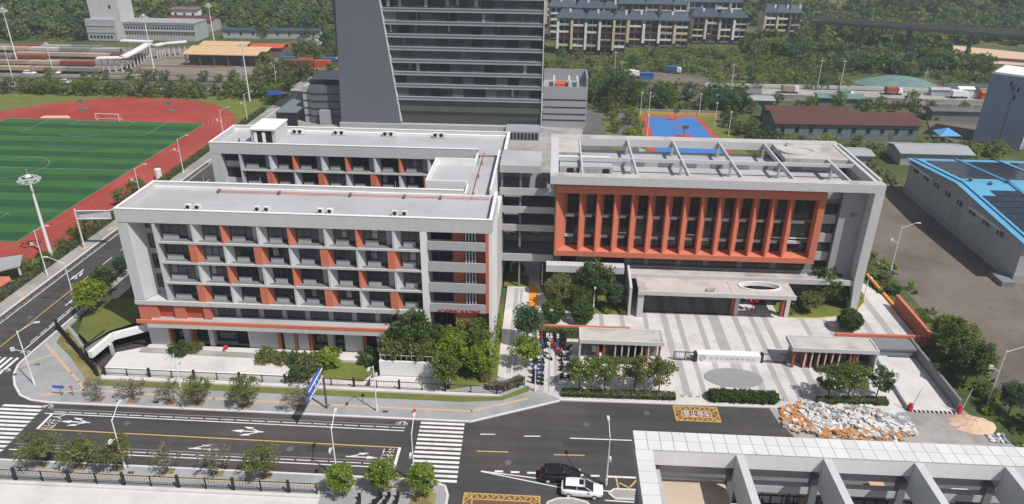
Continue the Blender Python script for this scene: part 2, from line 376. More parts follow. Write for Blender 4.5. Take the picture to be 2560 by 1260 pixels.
for x, y in ((-64.0,73.6),(-17.4,73.3),(-74.9,81.0),(-75.0,85.5)):   # little cycle symbols
    mb = MB()
    for cx in (-.45,.45):
        pts = [(x+cx+.26*math.cos(a*math.pi/5), y-.1+.26*math.sin(a*math.pi/5)) for a in range(11)]; mb.strip(pts, .09, Z1)
    mb.strip([(x-.45,y-.1),(x-.1,y+.3),(x+.35,y+.3),(x+.45,y-.1)], .1, Z1+.002); mark('cycle_symbol', mb, 'paint_white')
def road_text(body, size, x, y, rot, m, sx=1.0, sy=1.0):
    mtx = Matrix.Translation((x, y, 0.008)) @ Matrix.Rotation(rot, 4, 'Z') @ Matrix.Diagonal((sx, sy, 1, 1))
    return lettering('road_lettering', body, size, mtx, m, road)
road_text('让行人', 1.05, -17.25, 68.55, -math.pi/2, 'paint_white', 0.98, 1.5) .location.x -= 1.35
road_text('让行人', 1.05, -62.15, 69.2, math.pi/2, 'paint_white', 0.90, 1.5).location.x += 1.35
def yellow_box(x0, x1, y0, y1, body, tx, ty):
    mark('box_field', MB().sheet([(x0,y0),(x1,y0),(x1,y1),(x0,y1)], 0.003), 'paint_brown')
    mb = MB(); w = 0.14; d = 0.95; z = 0.007
    for a, b, c, e in ((x0,x1,y0,y1),(x0+d,x1-d,y0+d*.9,y1-d*.9)):
        mb.strip([(a,c),(b,c)], w, z); mb.strip([(b,c),(b,e)], w, z+.001); mb.strip([(b,e),(a,e)], w, z); mb.strip([(a,e),(a,c)], w, z+.001)
    n = max(4, round((x1-x0)/0.62)); sx = (x1-x0)/n
    for i in range(n):
        for ya, yb in ((y0,y0+d*.9),(y1-d*.9,y1)):
            a = x0+i*sx; mb.strip([(a,ya),(a+sx,yb)] if i % 2 else [(a,yb),(a+sx,ya)], .10, z+.002)
            mb.strip([(a,ya),(a+sx*.5,(ya+yb)/2)] if not i % 2 else [(a,yb),(a+sx*.5,(ya+yb)/2)], .10, z+.003)
    m = max(3, round((y1-y0)/0.62)); sy = (y1-y0)/m
    for i in range(m):
        for xa, xb in ((x0,x0+d),(x1-d,x1)):
            a = y0+i*sy; mb.strip([(xa,a),(xb,a+sy)] if i % 2 else [(xb,a),(xa,a+sy)], .10, z+.004)
    mark('box_hatching', mb, 'paint_yellow')
    road_text(body, 1.02, tx, ty, 0, 'paint_white', 0.86, 1.25)
yellow_box(17.65,23.3,76.25,79.25,'禁止停车',18.75,77.25)
yellow_box(-8.1,0.35,57.2,61.75,'禁止停车',-6.6,58.6)
for x, y in ((-30,67.6),(-52,70.9),(6,74.6),(14,77.5),(-3.5,67),(-80.8,95),(-78.3,126)):
    mark('manhole_cover', MB().sheet([(x+.42*math.cos(k*.4488), y+.42*math.sin(k*.4488)) for k in range(14)], Z1), 'asphalt_old')
for x, y, w, h in ((10,75.8,5,1.6),(-28,67.2,7,1.1),(-82.5,103,1.8,7),(3,70.2,6,1.2),(-45,73.5,8,.5)):
    mark('repair_patch', MB().sheet([(x,y),(x+w,y+.05),(x+w+.1,y+h),(x-.05,y+h)], .002), 'asphalt_patch')
for x, y, a in ((-2.0,62.3,-.15),(-74,88,.4),(-1.5,75.6,.1),(9.2,76.8,0)):
    mark('repair_patch', MB().sheet([(x+c*.9-q*.15, y+c*a*.5+q*.16) for c, q in ((-1,-1),(1,-1),(1,1),(-1,1))], Z1), 'frame_dark')

# far pavement with its kerb, tactile strips, tree pits
fp = [(-74.0,150),(-74.0,83.6),(-73.9,82.2),(-72.9,79.9),(-71.2,77.7),(-69.0,75.6),(-67.0,74.7),(-64.3,74.35),(-8.7,74.2),(2.6,79.3),(2.6,84),(-5.5,84),(-12,80.6),(-60,80.6),(-60.0,81.5),(-73.0,92.8),(-73.0,150)]
pv = struct('pavement', MB().poly(fp, -0.2, 0.12), 'pavement')
MB().wall([(-74.05,150),(-74.05,83.6),(-73.95,82.2),(-72.95,79.85),(-71.25,77.6),(-69.05,75.5),(-67.0,74.6),(-64.3,74.25),(-8.7,74.1),(2.6,79.2)], 0.28, -0.1, 0.145).build('kerb', 'kerb', pv)
for p in ([(-73.6,87.8),(-65.4,80.8),(-63.1,79.0),(-61.3,77.1),(-43.3,76.5),(-27.7,76.2),(-8.9,76.15),(-1.5,79.4)], [(-73.3,82.4),(-70.6,84.9)], [(-66.3,75.6),(-61.3,77.1)]):
    MB().strip(p, 0.36, 0.127).build('tactile_strip', 'tactile', pv)
for x in (-58.3,-53.5,-48.6,-44.8,-38.4,-31.3):
    MB().box(x-.75,x+.75,74.75,76.0,0.05,0.128).build('tree_pit', 'soil', pv)
for x, y in ((-20.0,75.3),(-50.4,75.2)): MB().box(x-.35,x+.35,y-.22,y+.22,.1,.13).build('drain_cover', 'frame_dark', pv)
struct('verge', MB().poly([(-61.0,78.25),(-10.2,78.0),(-5.0,78.7),(-1.5,81.0),(-1.6,82.1),(-5.3,79.4),(-10.2,79.2),(-61.6,79.5)], 0.0, 0.16), 'lawn')
struct('verge', MB().poly([(-72.9,91.1),(-72.1,88.1),(-67.7,84.5),(-62.8,79.8),(-61.2,77.6),(-60.2,80.4),(-72.8,92.0)], 0.0, 0.17), 'lawn_dry')
# near pavement, planting pits, kerb and the pale yard behind the near fence
npv = struct('pavement', MB().poly([(-78,59.9),(-78,63.4),(-14.7,63.35),(-12.0,63.2),(-10.4,62.5),(-9.95,61.2),(-9.9,20),(-24,20),(-24,59.9)], -0.2, 0.12), 'pavement')
MB().wall([(-78,63.42),(-14.7,63.4),(-12.0,63.22),(-10.4,62.55),(-9.92,61.2),(-9.88,30)], 0.26, -0.1, 0.145).build('kerb', 'kerb', npv)
MB().strip([(-78,61.8),(-13.2,61.75)], 0.36, 0.127).build('tactile_strip', 'tactile', npv)
for x in (-57.8,-53.1,-48.7,-42.7,-36.9,-31.2): MB().box(x-.75,x+.75,62.35,63.25,0.05,0.129).build('tree_pit', 'lawn_dry', npv)
MB().poly([(-14.2,59.2),(-11.2,59.2),(-11.2,61.4),(-13.5,61.4)], .05, .135).build('planting_bed', 'lawn_dry', npv)
MB().box(-47.2,-46.5,62.1,62.5,.1,.13).build('drain_cover', 'frame_dark', npv)
struct('yard', MB().poly([(-90,20),(-90,59.9),(-24,60.15),(-24,20)], -0.2, 0.10), 'concrete_pale')
struct('yard', MB().poly([(-90,59.45),(-24,59.7),(-24,60.15),(-90,59.9)], 0.0, 0.32), 'concrete_pale')
# traffic islands in front of the near yard
for pts in ([(8.05,62.7),(8.8,63.35),(11.3,63.35),(11.0,61.9),(8.7,61.9)], [(1.2,59.4),(1.2,60.8),(2.3,61.45),(4.0,61.6),(5.6,61.1),(6.6,59.4)]):
    isl = struct('traffic_island', MB().poly(pts, 0, 0.14), 'concrete')
    MB().wall(pts+[pts[0]], .22, 0, .17).build('kerb', 'kerb', isl)
# west pavement of the side street
wp = struct('pavement', MB().poly([(-85.6,20),(-85.6,270),(-91.5,270),(-88.6,220),(-88.3,20)], -0.2, 0.12), 'concrete')
MB().wall([(-85.6,20),(-85.6,270)], .26, -.1, .145).build('kerb', 'kerb', wp)
for y in (92.5,101,119,128): MB().box(-87.2,-86.4,y,y+1.6,.1,.127).build('warm_patch', 'tactile', wp)
# concrete apron and dirt at the right
struct('apron', MB().poly([(30.2,79.9),(30.7,76.7),(31.7,74.4),(33,70),(70,70),(70,79),(58,81),(48,81),(47,80)], 0.0, 0.03), 'concrete')
struct('yard', MB().poly([(62.5,84),(62.5,140),(68,176),(84,176),(84,126),(120,120),(120,70),(70,70)], -0.2, 0.02), 'dirt')

# ---------------------------------------------------------------- sports ground
cx, cy0, cy1, RO = -131.5, 132.6, 192.0, 41.5
def stadium(r, n=40):
    a = [(cx+r*math.cos(math.pi*i/n), cy1+r*math.sin(math.pi*i/n)) for i in range(n+1)]
    return a+[(cx+r*math.cos(math.pi+math.pi*i/n), cy0+r*math.sin(math.pi+math.pi*i/n)) for i in range(n+1)]
struct('field_lawn', MB().poly([(-88.4,84),(-88.6,220),(-91.0,238),(-185,233),(-185,84)], -.2, .06), 'lawn')
trk = struct('running_track', MB().poly(stadium(RO), -.1, .10), 'track')
for k in range(9):
    MB().strip(stadium(RO-0.25-1.22*k)+[stadium(RO-0.25-1.22*k)[0]], 0.07, .106).build('lane_line', 'court_red' if k in (0, 8) else 'paint_worn', trk)
pit = struct('pitch', MB().box(-161.2,-101.0,121.4,204.6,.0,.112), 'turf')
n = 20; hgt = (204.6-121.4)/n
for i in range(0, n, 2): MB().sheet([(-161.2,121.4+i*hgt),(-101,121.4+i*hgt),(-101,121.4+(i+1)*hgt),(-161.2,121.4+(i+1)*hgt)], .118).build('mown_band', 'turf_dark', pit)
def pl(p): MB().strip(p, .12, .123).build('pitch_line', 'pitch_paint', pit)
pl([(-160.9,121.7),(-101.2,121.7),(-101.2,204.4),(-160.9,204.4),(-160.9,121.7)]); pl([(-160.9,162.6),(-101.2,162.6)])
pl([(-130.7+8.0*math.cos(a*math.pi/20), 162.6+8.0*math.sin(a*math.pi/20)) for a in range(41)])
for ya, s in ((204.4,-1),(121.7,1)):
    pl([(-148,ya),(-148,ya+s*13.5),(-112.3,ya+s*13.5),(-112.3,ya)]); pl([(-139,ya),(-139,ya+s*4.5),(-122,ya+s*4.5),(-122,ya)])
    pl([(-136.5,ya+s*13.5),(-134,ya+s*15.4),(-130.7,ya+s*16),(-127.4,ya+s*15.4),(-124.9,ya+s*13.5)])
MB().poly([(-152,205.6),(-142.8,206.3),(-145.2,208.9),(-152.4,208.2)], .09, .125).build('sand_pit', 'sand', trk)

# ---------------------------------------------------------------- campus surfaces
pz = struct('plaza', MB().poly([(2.7,79.45),(47.5,80.0),(48.4,80.6),(48.9,92),(57.6,97),(57.6,112),(54.0,122),(50,128),(-6.2,128),(-6.2,84.2),(-1.6,82.2)], -.2, .13), 'plaza')
MB().wall([(2.6,79.38),(48.0,79.9)], .26, -.1, .155).build('kerb', 'kerb', pz)
for xa, xb, ya, yb in ((18.9,19.9,90,104),(21.2,22.0,90,104),(24.4,25.2,90,104),(26.5,28.2,90,104),(30.3,31.2,90,104),(33.0,33.8,90,104),(35.0,36.0,94,104),(19.4,20.4,81.5,90),(21.9,22.6,81.5,90),(24.6,25.4,80.8,90),(27.2,28.8,80.8,90),(30.0,30.9,80.8,90),(32.5,33.3,81,90),(34.6,35.5,81.5,90),(37.2,38.2,83,89),(9,9.7,97,103),(12.3,13,97,103),(16,16.7,96.5,103.5),(50.6,51.6,98,108),(53.4,54.6,98,114),(41.0,41.8,97,103.2),(44.6,45.2,97,103.2)):
    MB().sheet([(xa,ya),(xb,ya),(xb,yb),(xa,yb)], .135).build('paving_band', 'plaza_grey', pz)
disc = MB(); disc.poly([(26.95+4.05*math.cos(a*math.pi/24), 85.95+2.3*math.sin(a*math.pi/24)) for a in range(48)], .1, .20)
disc.build('stone_disc', 'slate', pz)
for xa, xb in ((-4.9,-4.2),(-3.9,-3.5)): MB().sheet([(xa,85),(xb,85),(xb,110),(xa,110)], .136).build('paving_band', 'plaza_grey', pz)
MB().poly([(-2.5,112.4),(-0.85,110.4),(-0.85,99.8),(-2.35,101.6)], .1, .15).build('orange_strip', 'orange_paving', pz)
for y in (104.4,107.2): MB().strip([(-2.4,y),(-.85,y-.2)], .1, .155).build('strip_line', 'tactile', pz)
for xa, xb in ((-.2,.5),(1.0,1.3),(1.9,2.3)): MB().sheet([(xa,81),(xb,81),(xb,94),(xa,94)], .136).build('paving_band', 'plaza_grey', pz)
def lawn(pts, z=.16): return struct('lawn', MB().poly(pts, .0, z), 'lawn')
lw = lawn([(39.0,103.3),(44.2,103.5),(48.1,104.4),(51.2,106.2),(53.6,109.3),(54.6,112),(54.5,116),(50,121),(38,121),(38,104.5)], .18)
MB().wall([(39.0,103.3),(44.2,103.5),(48.1,104.4),(51.2,106.2),(53.6,109.3),(54.6,112),(54.5,116)], .16, .1, .22).build('yellow_edging', 'paint_yellow', lw)
lawn([(-0.7,111),(0.8,105.5),(4,103.2),(8.5,102.3),(13.8,102.2),(13.8,121),(-0.7,121)], .18)
lawn([(-6.9,110.6),(-2.6,110.6),(-2.6,114.5),(-6.9,116.5)], .18)
lawn([(-23.5,84.5),(-12.5,84.4),(-12.2,80.6),(-6.6,82.4),(-6.35,100),(-23.5,100)], .17)
lawn([(-34.6,82.3),(-24.5,81.5),(-23.0,84.4),(-23.8,87),(-34.0,87)], .17)
lawn([(-7.3,82.6),(-6.0,82.6),(-6.3,101.5),(-7.1,101.5)], .175)
struct('lawn', MB().poly([(57.9,74.5),(64,74.5),(62.5,92),(62.4,128),(57.4,120),(58.0,108),(57.3,96),(56.0,81)], -.1, .10), 'wild')
struct('court', MB().poly([(25.2,172),(27.6,227.2),(52.3,226),(53.5,172)], -.1, .05), 'lawn')
crt = struct('court', MB().poly([(26.0,172),(28.6,225.6),(46.6,226.2),(50.2,172)], -.1, .09), 'court_red')
MB().poly([(28.2,172.5),(30.6,224),(45.2,224.8),(47.9,172.5)], .05, .10).build('blue_field', 'court_blue', crt)
for a, b, c, d in ((36,40.3,221,224.3),(36.9,39.1,211.8,213.8),(36.2,40.6,203,206)): MB().sheet([(a,c),(b,c),(b,d),(a,d)], .106).build('red_field', 'court_red', crt)
MB().wall([(28.2,226.9),(52.3,226.4)], .3, 0, 1.0).build('yellow_rail', 'paint_yellow', crt)
struct('parking', MB().poly([(8,180),(24,180),(26,240),(12,240)], -.1, .03), 'asphalt_old')
struct('lawn', MB().poly([(16.5,190),(20,190),(20,222),(16.8,222)], 0, .06), 'lawn')
struct('forecourt', MB().poly([(-88,170),(27,170),(27,190),(12,205),(12,250),(-74,262),(-88,235)], -.1, .02), 'concrete')
# ---------------------------------------------------------------- the white and orange school block at the left
def window(parent, x0, x1, y, z0, z1, m='glass', nv=2, horiz=True):
    w = MB().box(x0, x1, y-.03, y+.04, z0, z1).build('window', m, parent)
    f = MB(); t = .05
    for x in [x0+(x1-x0)*i/nv for i in range(nv+1)]: f.box(x-t, x+t, y-.09, y-.031, z0, z1)
    f.box(x0+t, x1-t, y-.085, y-.032, z0-t, z0+t); f.box(x0+t, x1-t, y-.085, y-.032, z1-t, z1+t)
    if horiz: f.box(x0+t, x1-t, y-.08, y-.033, z0+(z1-z0)*.68-.03, z0+(z1-z0)*.68+.03)
    f.build('frame', 'frame_dark', w); return w
ROWS = [(17.42,20.15),(14.3,17.1),(11.1,14.0),(8.0,10.8)]
def facade(B, yf, yb, rows, x_end):
    WH1 = [-48.0,-38.9,-29.7,-20.4]; OR1 = [-43.9,-34.7,-25.4]; WH2 = [-43.9,-34.8,-25.5]; OR2 = [-48.9,-39.8,-30.6,-21.3]
    for r, (z0, z1) in enumerate(rows):
        odd = r % 2
        MB().box(-53.05, x_end-.05, yf+.22, yb-.002, z0-.01, z0+.004).build('recess_floor_shade', 'recess_floor_shade', B)  # dark sheet puts the recess shade into the floor colour
        fins = []
        if not odd:
            for x in WH1: fins.append((x-.14, x+.14, 'wall_white'))
            for x in OR1: fins.append((x-.13, x+.13, 'orange'))
        else:
            for x in WH2: fins.append((x-.14, x+.14, 'wall_white'))
            for x in OR2: fins.append((x-.02, x+1.02, 'orange'))
        fins = sorted(f for f in fins if f[1] < x_end+.2)
        prev = -53.1
        for a, b, m in fins+[(x_end, x_end, None)]:
            if m: MB().poly([(a,yf+.06),(b,yf+.06),(b+(.78 if m != 'orange' else .55),yb),(a,yb)], z0, z1).build('fin', m, B)
            pier = 1.05 if (not odd and m == 'wall_white') else 0.12
            x0, x1 = prev+.12, a-pier
            if not odd and m == 'wall_white': MB().box(x1+.02, a, yb-.16, yb, z0, z1).build('pier', 'wall_grey', B)
            if x1-x0 > .8:
                window(B, x0+.08, x1-.05, yb-.04, z0+.12, z1-.06, random.choice(['glass','glass','glass','glass_blue','glass_blue','glass_pale']), 3)
                if random.random() < .3: c_ = x0+.3+random.random()*(x1-x0-1.4); MB().box(c_,c_+.7,yb-.085,yb-.075,z0+1.0,z1-.15).build('curtain', 'curtain', B)
                MB().box(x0+.3, max(x0+1.2, x0+(x1-x0)*.66), yb-.34, yb-.14, z0+.005, z0+.72).build('ledge', 'wall_grey', B)
            prev = b+(.6 if m != 'orange' else .4)
def roof_box(B, x0, x1, y0, y1, zt, zd, t=.35):
    MB().box(x0+t, x1-t, y0+t, y1-t, zd-.3, zd).build('roof', 'deck', B)

F = thing('school_building', 'long white and orange teaching block in front, with red lettering at its right end', 'building', (-32.7,93,0))
yf, yb = 88.0, 89.27
MB().box(-53.2,-16.0,yb,98.6,0.1,20.9).box(-57.9,-53.201,90.4,98.6,0.1,20.9).box(-15.999,-7.5,89.75,98.6,0.1,20.9).build('wall', 'wall_grey', F)
rf = MB().box(-57.95,-7.45,88.35,98.55,20.9,21.05).build('roof', 'deck', F)
par = MB(); par.box(-58.3,-7.1,88.0,88.35,20.15,22.08); par.box(-58.3,-57.95,88.351,98.55,20.15,22.08); par.box(-58.3,-12.0,98.551,98.9,20.15,22.08); par.box(-7.45,-7.1,88.351,98.55,20.15,22.08)
par.build('parapet', 'wall_white', F)
MB().box(-58.34,-7.06,87.96,88.39,22.081,22.15).box(-58.34,-57.91,88.391,98.51,22.081,22.15).box(-58.34,-12.0,98.511,98.94,22.081,22.15).box(-7.49,-7.06,88.391,98.51,22.081,22.15).build('coping', 'wall_bright', F)
MB().box(-57.94,-7.46,98.30,98.54,21.06,21.5).build('roof_kerb', 'wall_bright', rf)
MB().box(-58.3,-7.1,88.351,90.4,20.05,20.3).build('soffit', 'wall_grey', F)
MB().box(-58.3,-57.9,90.4,98.9,0.1,20.1).box(-57.9,-7.1,98.6,98.9,0.1,20.1).build('wall', 'wall_grey', F)
MB().box(-7.5,-7.1,88.0,98.9,0.1,20.1).build('end_wall', 'wall_bright', F)
MB().poly([(-58.3,88.0),(-56.85,88.0),(-55.75,90.4),(-58.3,90.4)], 8.1, 20.04).build('pilaster', 'wall_white', F)
MB().box(-53.5,-53.1,88.05,89.26,8.0,20.04).box(-53.5,-53.201,89.261,90.4,8.0,20.04).build('pilaster', 'wall_white', F)
for z in (17.1,14.0,10.8): MB().box(-53.1,-16.4,88.0,yb,z,z+.3).build('floor_slab', 'wall_white', F)
MB().box(-58.35,-16.6,87.85,90.4,7.35,8.0).build('band', 'wall_white', F)
for z0, z1 in ROWS:
    window(F, -55.7,-53.6, 90.36, z0+1.0, z1+.3, 'glass', 2)
facade(F, yf, yb, ROWS, -16.4)
MB().box(-16.75,-15.85,87.95,89.75,4.7,20.1).build('fin', 'wall_bright', F)
# right end with balconies
for z0, z1, t in ((17.5,18.75,1),(14.25,15.65,0),(11.05,12.45,1),(7.85,9.2,0)):
    MB().box(-15.8,-7.95,88.0,88.18,z0,z1).build('balcony', 'wall_grey', F)
    MB().box(-15.8,-7.5,88.181,89.75,z0,z0+.3).build('floor_slab', 'wall_grey', F)
for z0, z1 in ((17.8,20.05),(14.55,17.5),(11.35,14.25),(8.15,11.05),(.3,7.8)):
    window(F, -15.5,-12.7, 89.70, z0+.6, z1-.25, 'glass', 3)
    MB().box(-12.5,-10.95,89.45,89.75,z0,z1).build('orange_panel', 'orange', F); MB().box(-9.15,-7.5,89.45,89.75,z0,z1).build('orange_panel', 'orange', F)
    if z1 > 9:
        for k in range(4): MB().box(-10.75+.42*k,-10.58+.42*k,88.7,89.75,z0,z1).build('sun_blade', 'wall_white', F)
MB().box(-7.95,-7.5,88.0,88.6,7.9,20.1).build('orange_panel', 'orange', F)
MB().box(-12.2,-9.3,88.4,89.44,.2,7.84).build('orange_panel', 'orange', F)
mtx = Matrix.Translation((-14.75,87.96,7.86)) @ Matrix.Rotation(math.pi/2, 4, 'X') @ Matrix.Diagonal((0.83,1,1,1))
lettering('lettering', 'ACADEMIC BUILDING', .74, mtx, 'letter_red', F, .04)['label'] = 'red raised letters ACADEMIC BUILDING'
# second floor: orange corner, strip windows, terrace ledge
MB().box(-58.15,-55.3,88.05,90.4,4.75,7.35).box(-55.3,-47.6,88.55,89.26,4.75,7.35).box(-52.9,-51.3,88.05,88.549,4.75,7.35).box(-48.6,-47.6,88.05,88.549,4.75,7.35).build('orange_wall', 'orange', F)
for a, b in ((-55.28,-52.92),(-51.28,-48.62)): MB().box(a,b,88.42,88.548,4.9,7.2).build('panel', 'orange_deep', F)
for i in range(9):
    a = -47.0+i*3.4; window(F, a, a+2.5, yb-.04, 5.2, 7.1, 'glass', 3)
led = MB().box(-56.4,-21.8,86.45,89.26,4.45,5.05).build('ledge', 'wall_white', F)
MB().box(-57.9,-21.8,86.46,86.75,5.052,5.6).build('orange_upstand', 'orange', led)
MB().box(-56.0,-21.9,86.752,89.26,5.052,5.12).build('ledge_roof', 'deck', led)
# ground floor
MB().box(-57.4,-54.5,88.0,90.4,.1,4.44).build('wall', 'wall_white', F)
for a, b in ((-54.49,-54.2),(-51.2,-50.9),(-38.2,-37.9),(-35.8,-35.5),(-33.6,-33.3),(-25.6,-25.3)): MB().box(a,b,88.0,yb,.4,4.44).build('fin', 'orange', F)
for a, b in ((-52.3,-51.3),(-48.6,-47.9),(-42.7,-38.3),(-37.4,-35.9),(-35.4,-33.8),(-31,-30.2),(-28.5,-25.8),(-23.8,-21.8)): MB().box(a,b,88.15,yb,.4,4.44).build('pier', 'wall_white', F)
for a, b in ((-54.1,-52.4),(-50.8,-48.7),(-47.8,-45.0),(-33.2,-31.1),(-30.1,-28.6),(-25.2,-23.9)): window(F, a, b, yb-.04, .9, 4.3, 'glass', 3)
MB().box(-44.9,-42.8,89.18,89.26,.5,4.2).build('doorway', 'dark_void', F)
MB().box(-57.8,-21.8,85.9,88.0,0,.55).build('plinth', 'concrete_pale', F)
stp = MB()
for k in range(3): stp.box(-49,-38.5,85.9-.35*(k+1),85.9-.35*k-.002,0,.5-.13*(k+1))
stp.build('steps', 'concrete_pale', F)
# air conditioners, pipes and lightning rods on the roof
def ac_proto():
    t = thing('air_conditioner', 'x', 'air conditioner', (0,0,0))
    MB().box(-.42,.42,-.2,.2,.12,.82).build('casing', 'plastic_white', t, True)
    MB().cyl(.0,.0,0,.03,.27,n=12).build('fan', 'plastic_black', t, True).matrix_local = Matrix.Translation((-.08,-.2,.47)) @ Matrix.Rotation(math.pi/2,4,'X')
    MB().box(-.5,.5,-.26,.26,0,.12).build('foot', 'concrete', t, True)
    return t
ac = ac_proto()
G = 'pairs of air conditioners on the front roof'
for i, x in enumerate((-49.3,-48.0,-39.6,-38.3,-30.8,-29.5,-20.5,-19.2)):
    place(ac, (x,90.9,21.05), 0, 'air conditioner behind the front parapet, %s unit of the %s pair from the left' % (('left','right')[i%2], ('first','second','third','last')[i//2]), G)
pp = MB(); pp.tube((-48,97.7,21.35),(-8.2,97.9,21.35),.05,n=5); pp.tube((-48,97.4,21.3),(-8.2,97.6,21.3),.05,n=5)
pipes = pp.build('roof_pipe', 'pipe_red'); tag(pipes, 'pair of pale red pipes along the back of the front roof', 'pipe')
for x in (-48,-39,-28.5,-20.6,-15.3): MB().box(x-.12,x+.12,97.2,98.1,21.05,21.45).build('bracket', 'steel_dark', pipes)
rods = [(-50.5,98.7),(-42,98.7),(-22,98.7),(-56.5,88.9),(-11,96.8)]
for i, (x, y) in enumerate(rods):
    MB().tube((x,y,21.05),(x,y,23.2),.035,.02,5).build('lightning_rod', 'steel', F)

# ---------------------------------------------------------------- back wing, link block, stair house
B = thing('school_building', 'white and orange teaching block behind the front one, stair house on its roof', 'building', (-32.7,123,0))
yf2, yb2 = 118.0, 119.27
MB().box(-53.2,-7.5,yb2,128.6,.1,20.9).box(-57.9,-53.201,119.6,128.6,.1,20.9).build('wall', 'wall_grey', B)
rb = MB().box(-57.95,-7.45,118.35,128.45,20.9,21.05).build('roof', 'deck', B)
MB().box(-58.3,-11.7,118.0,118.35,20.15,22.08).box(-58.3,-57.95,118.351,128.5,20.15,22.08).box(-58.3,-7.0,128.501,128.85,20.15,22.08).box(-7.45,-7.0,118.351,128.5,20.15,22.08).build('parapet', 'wall_white', B)
MB().box(-58.34,-11.66,117.96,118.39,22.081,22.15).box(-58.34,-57.91,118.391,128.46,22.081,22.15).box(-58.34,-6.96,128.461,128.89,22.081,22.15).box(-7.49,-6.96,118.391,128.46,22.081,22.15).build('coping', 'wall_bright', B)
MB().box(-57.94,-7.5,128.0,128.49,21.06,21.55).build('roof_kerb', 'wall_bright', rb)
MB().box(-58.3,-11.7,118.351,119.6,20.05,20.3).build('soffit', 'wall_grey', B)
MB().box(-58.3,-57.9,119.6,128.85,.1,20.1).box(-57.9,-7.0,128.6,128.85,.1,20.1).box(-7.499,-7.0,119.28,128.6,.1,20.1).build('wall', 'wall_white', B)
MB().box(-58.3,-56.5,118.0,119.6,.1,20.1).build('pilaster', 'wall_white', B)
MB().box(-53.4,-53.05,118.05,119.6,8,20.05).build('pilaster', 'wall_white', B)
for z in (17.1,14.0,10.8): MB().box(-53.1,-20.2,118.0,yb2,z,z+.3).build('floor_slab', 'wall_white', B)
for z in (17.5,14.4): MB().box(-56.5,-53.4,119.28,119.59,z,z+.95).build('spandrel', 'wall_white', B)
for z0, z1 in ROWS[:2]: window(B, -56.4,-53.5, 119.56, z0+1.0, z1, 'glass', 2)
facade(B, yf2, yb2, ROWS[:3], -20.2)
st = MB(); st.box(-52.35,-48.0,122.0,128.4,21.05,23.35)
sh = st.build('stair_house', 'wall_white', B)
MB().box(-52.5,-47.85,121.6,128.5,23.352,23.6).build('stair_house_roof', 'wall_bright', B)
MB().box(-51.9,-48.6,121.93,121.99,21.1,23.1).build('doorway', 'dark_void', B)
for a in (-51.8,-50.3): MB().box(a,a+.55,121.8,121.92,21.1,23.0).build('door', 'steel_white', B)
MB().tube((-54.2,121,21.05),(-54.2,121,22.0),.14,.14,8).build('vent_pipe', 'steel_dark', B)
for i, x in enumerate((-46.3,-45.3,-38.7,-37.6,-29.6,-28.5,-20.4,-19.3)):
    place(ac, (x,127.4,21.05), 0, 'air conditioner on the far back roof, %s unit of the %s pair from the left' % (('left','right')[i%2], ('first','second','third','last')[i//2]), 'pairs of air conditioners on the back roof', 1.25)
Lk = thing('link_building', 'narrow roof block joining the front and back teaching blocks, red pipe along it', 'building', (-12,109,0))
MB().box(-11.6,-8.2,98.9,118.0,.1,20.6).box(-18.3,-11.601,102.7,113.6,.1,20.6).build('wall', 'wall_grey', Lk)
MB().box(-11.5,-8.3,98.91,118.3,20.6,20.8).box(-18.1,-11.501,102.9,113.4,20.6,20.8).build('roof', 'deck', Lk)
MB().box(-18.3,-11.9,102.7,102.95,20.3,22.0).box(-18.3,-18.05,102.951,113.35,20.3,22.0).box(-18.3,-11.9,113.351,113.6,20.3,22.0).box(-8.3,-8.0,98.95,117.9,17,22.2).box(-12.0,-11.75,98.95,102.699,20.3,21.6).box(-12.0,-11.75,113.601,117.9,20.3,21.6).build('parapet', 'wall_bright', Lk)
MB().box(-8.0,-7.2,99.0,118.0,.1,17).build('end_wall', 'wall_white', Lk)
lp = MB().tube((-10.8,97.4,21.3),(-10.8,119.5,21.3),.06,n=5).tube((-10.8,107.7,21.3),(-11.9,107.7,21.3),.05,n=5).build('roof_pipe', 'pipe_red')
tag(lp, 'thin red pipe running along the link roof', 'pipe')
for y in (100,107.7,114): MB().box(-10.95,-10.65,y-.1,y+.1,20.8,21.35).build('bracket', 'steel_dark', lp)
for x in (-11.6,-11.9): MB().tube((-11.7,117.9,21.6),(x,117.7,22.9),.03,.02,5).build('lightning_rod', 'steel', Lk)
# ---------------------------------------------------------------- covered walkways between the blocks
WK = thing('walkway_bridge', 'stack of grey covered walkways joining the two school buildings', 'bridge', (-3.5,113.5,0))
for z0, z1 in ((21.0,22.2),(17.2,18.4),(14.1,15.2),(10.9,12.0),(5.35,6.65)):
    xr = -1.0 if z0 > 20 else 1.4
    MB().box(-7.6,xr,110.0,110.25,z0,z1).build('parapet', 'wall_grey', WK)
    MB().box(-7.6,xr,110.251,117.5,z0,z0+.3).build('floor_slab', 'wall_dark' if z0 < 20 else 'deck', WK)
    MB().box(-7.6,xr,117.501,117.75,z0,z1).build('parapet', 'wall_grey', WK)
    if z0 > 20: MB().box(-7.6,xr,110.251,117.5,z1-.1,z1-.002).build('roof', 'deck', WK)
    for x in (-7.4,-4.4): MB().box(x,x+.3,110.6,110.9,z0-3.2 if z0 > 6 else .1,z0).build('post', 'wall_dark', WK)
for i, z in enumerate((11.3,14.5,17.6)): MB().box(-6.9,-5.2+i*.6,110.5,110.6,z-.9,z-.5).build('notice_board', ('roof_tan','plastic_white','plastic_white')[i], WK)

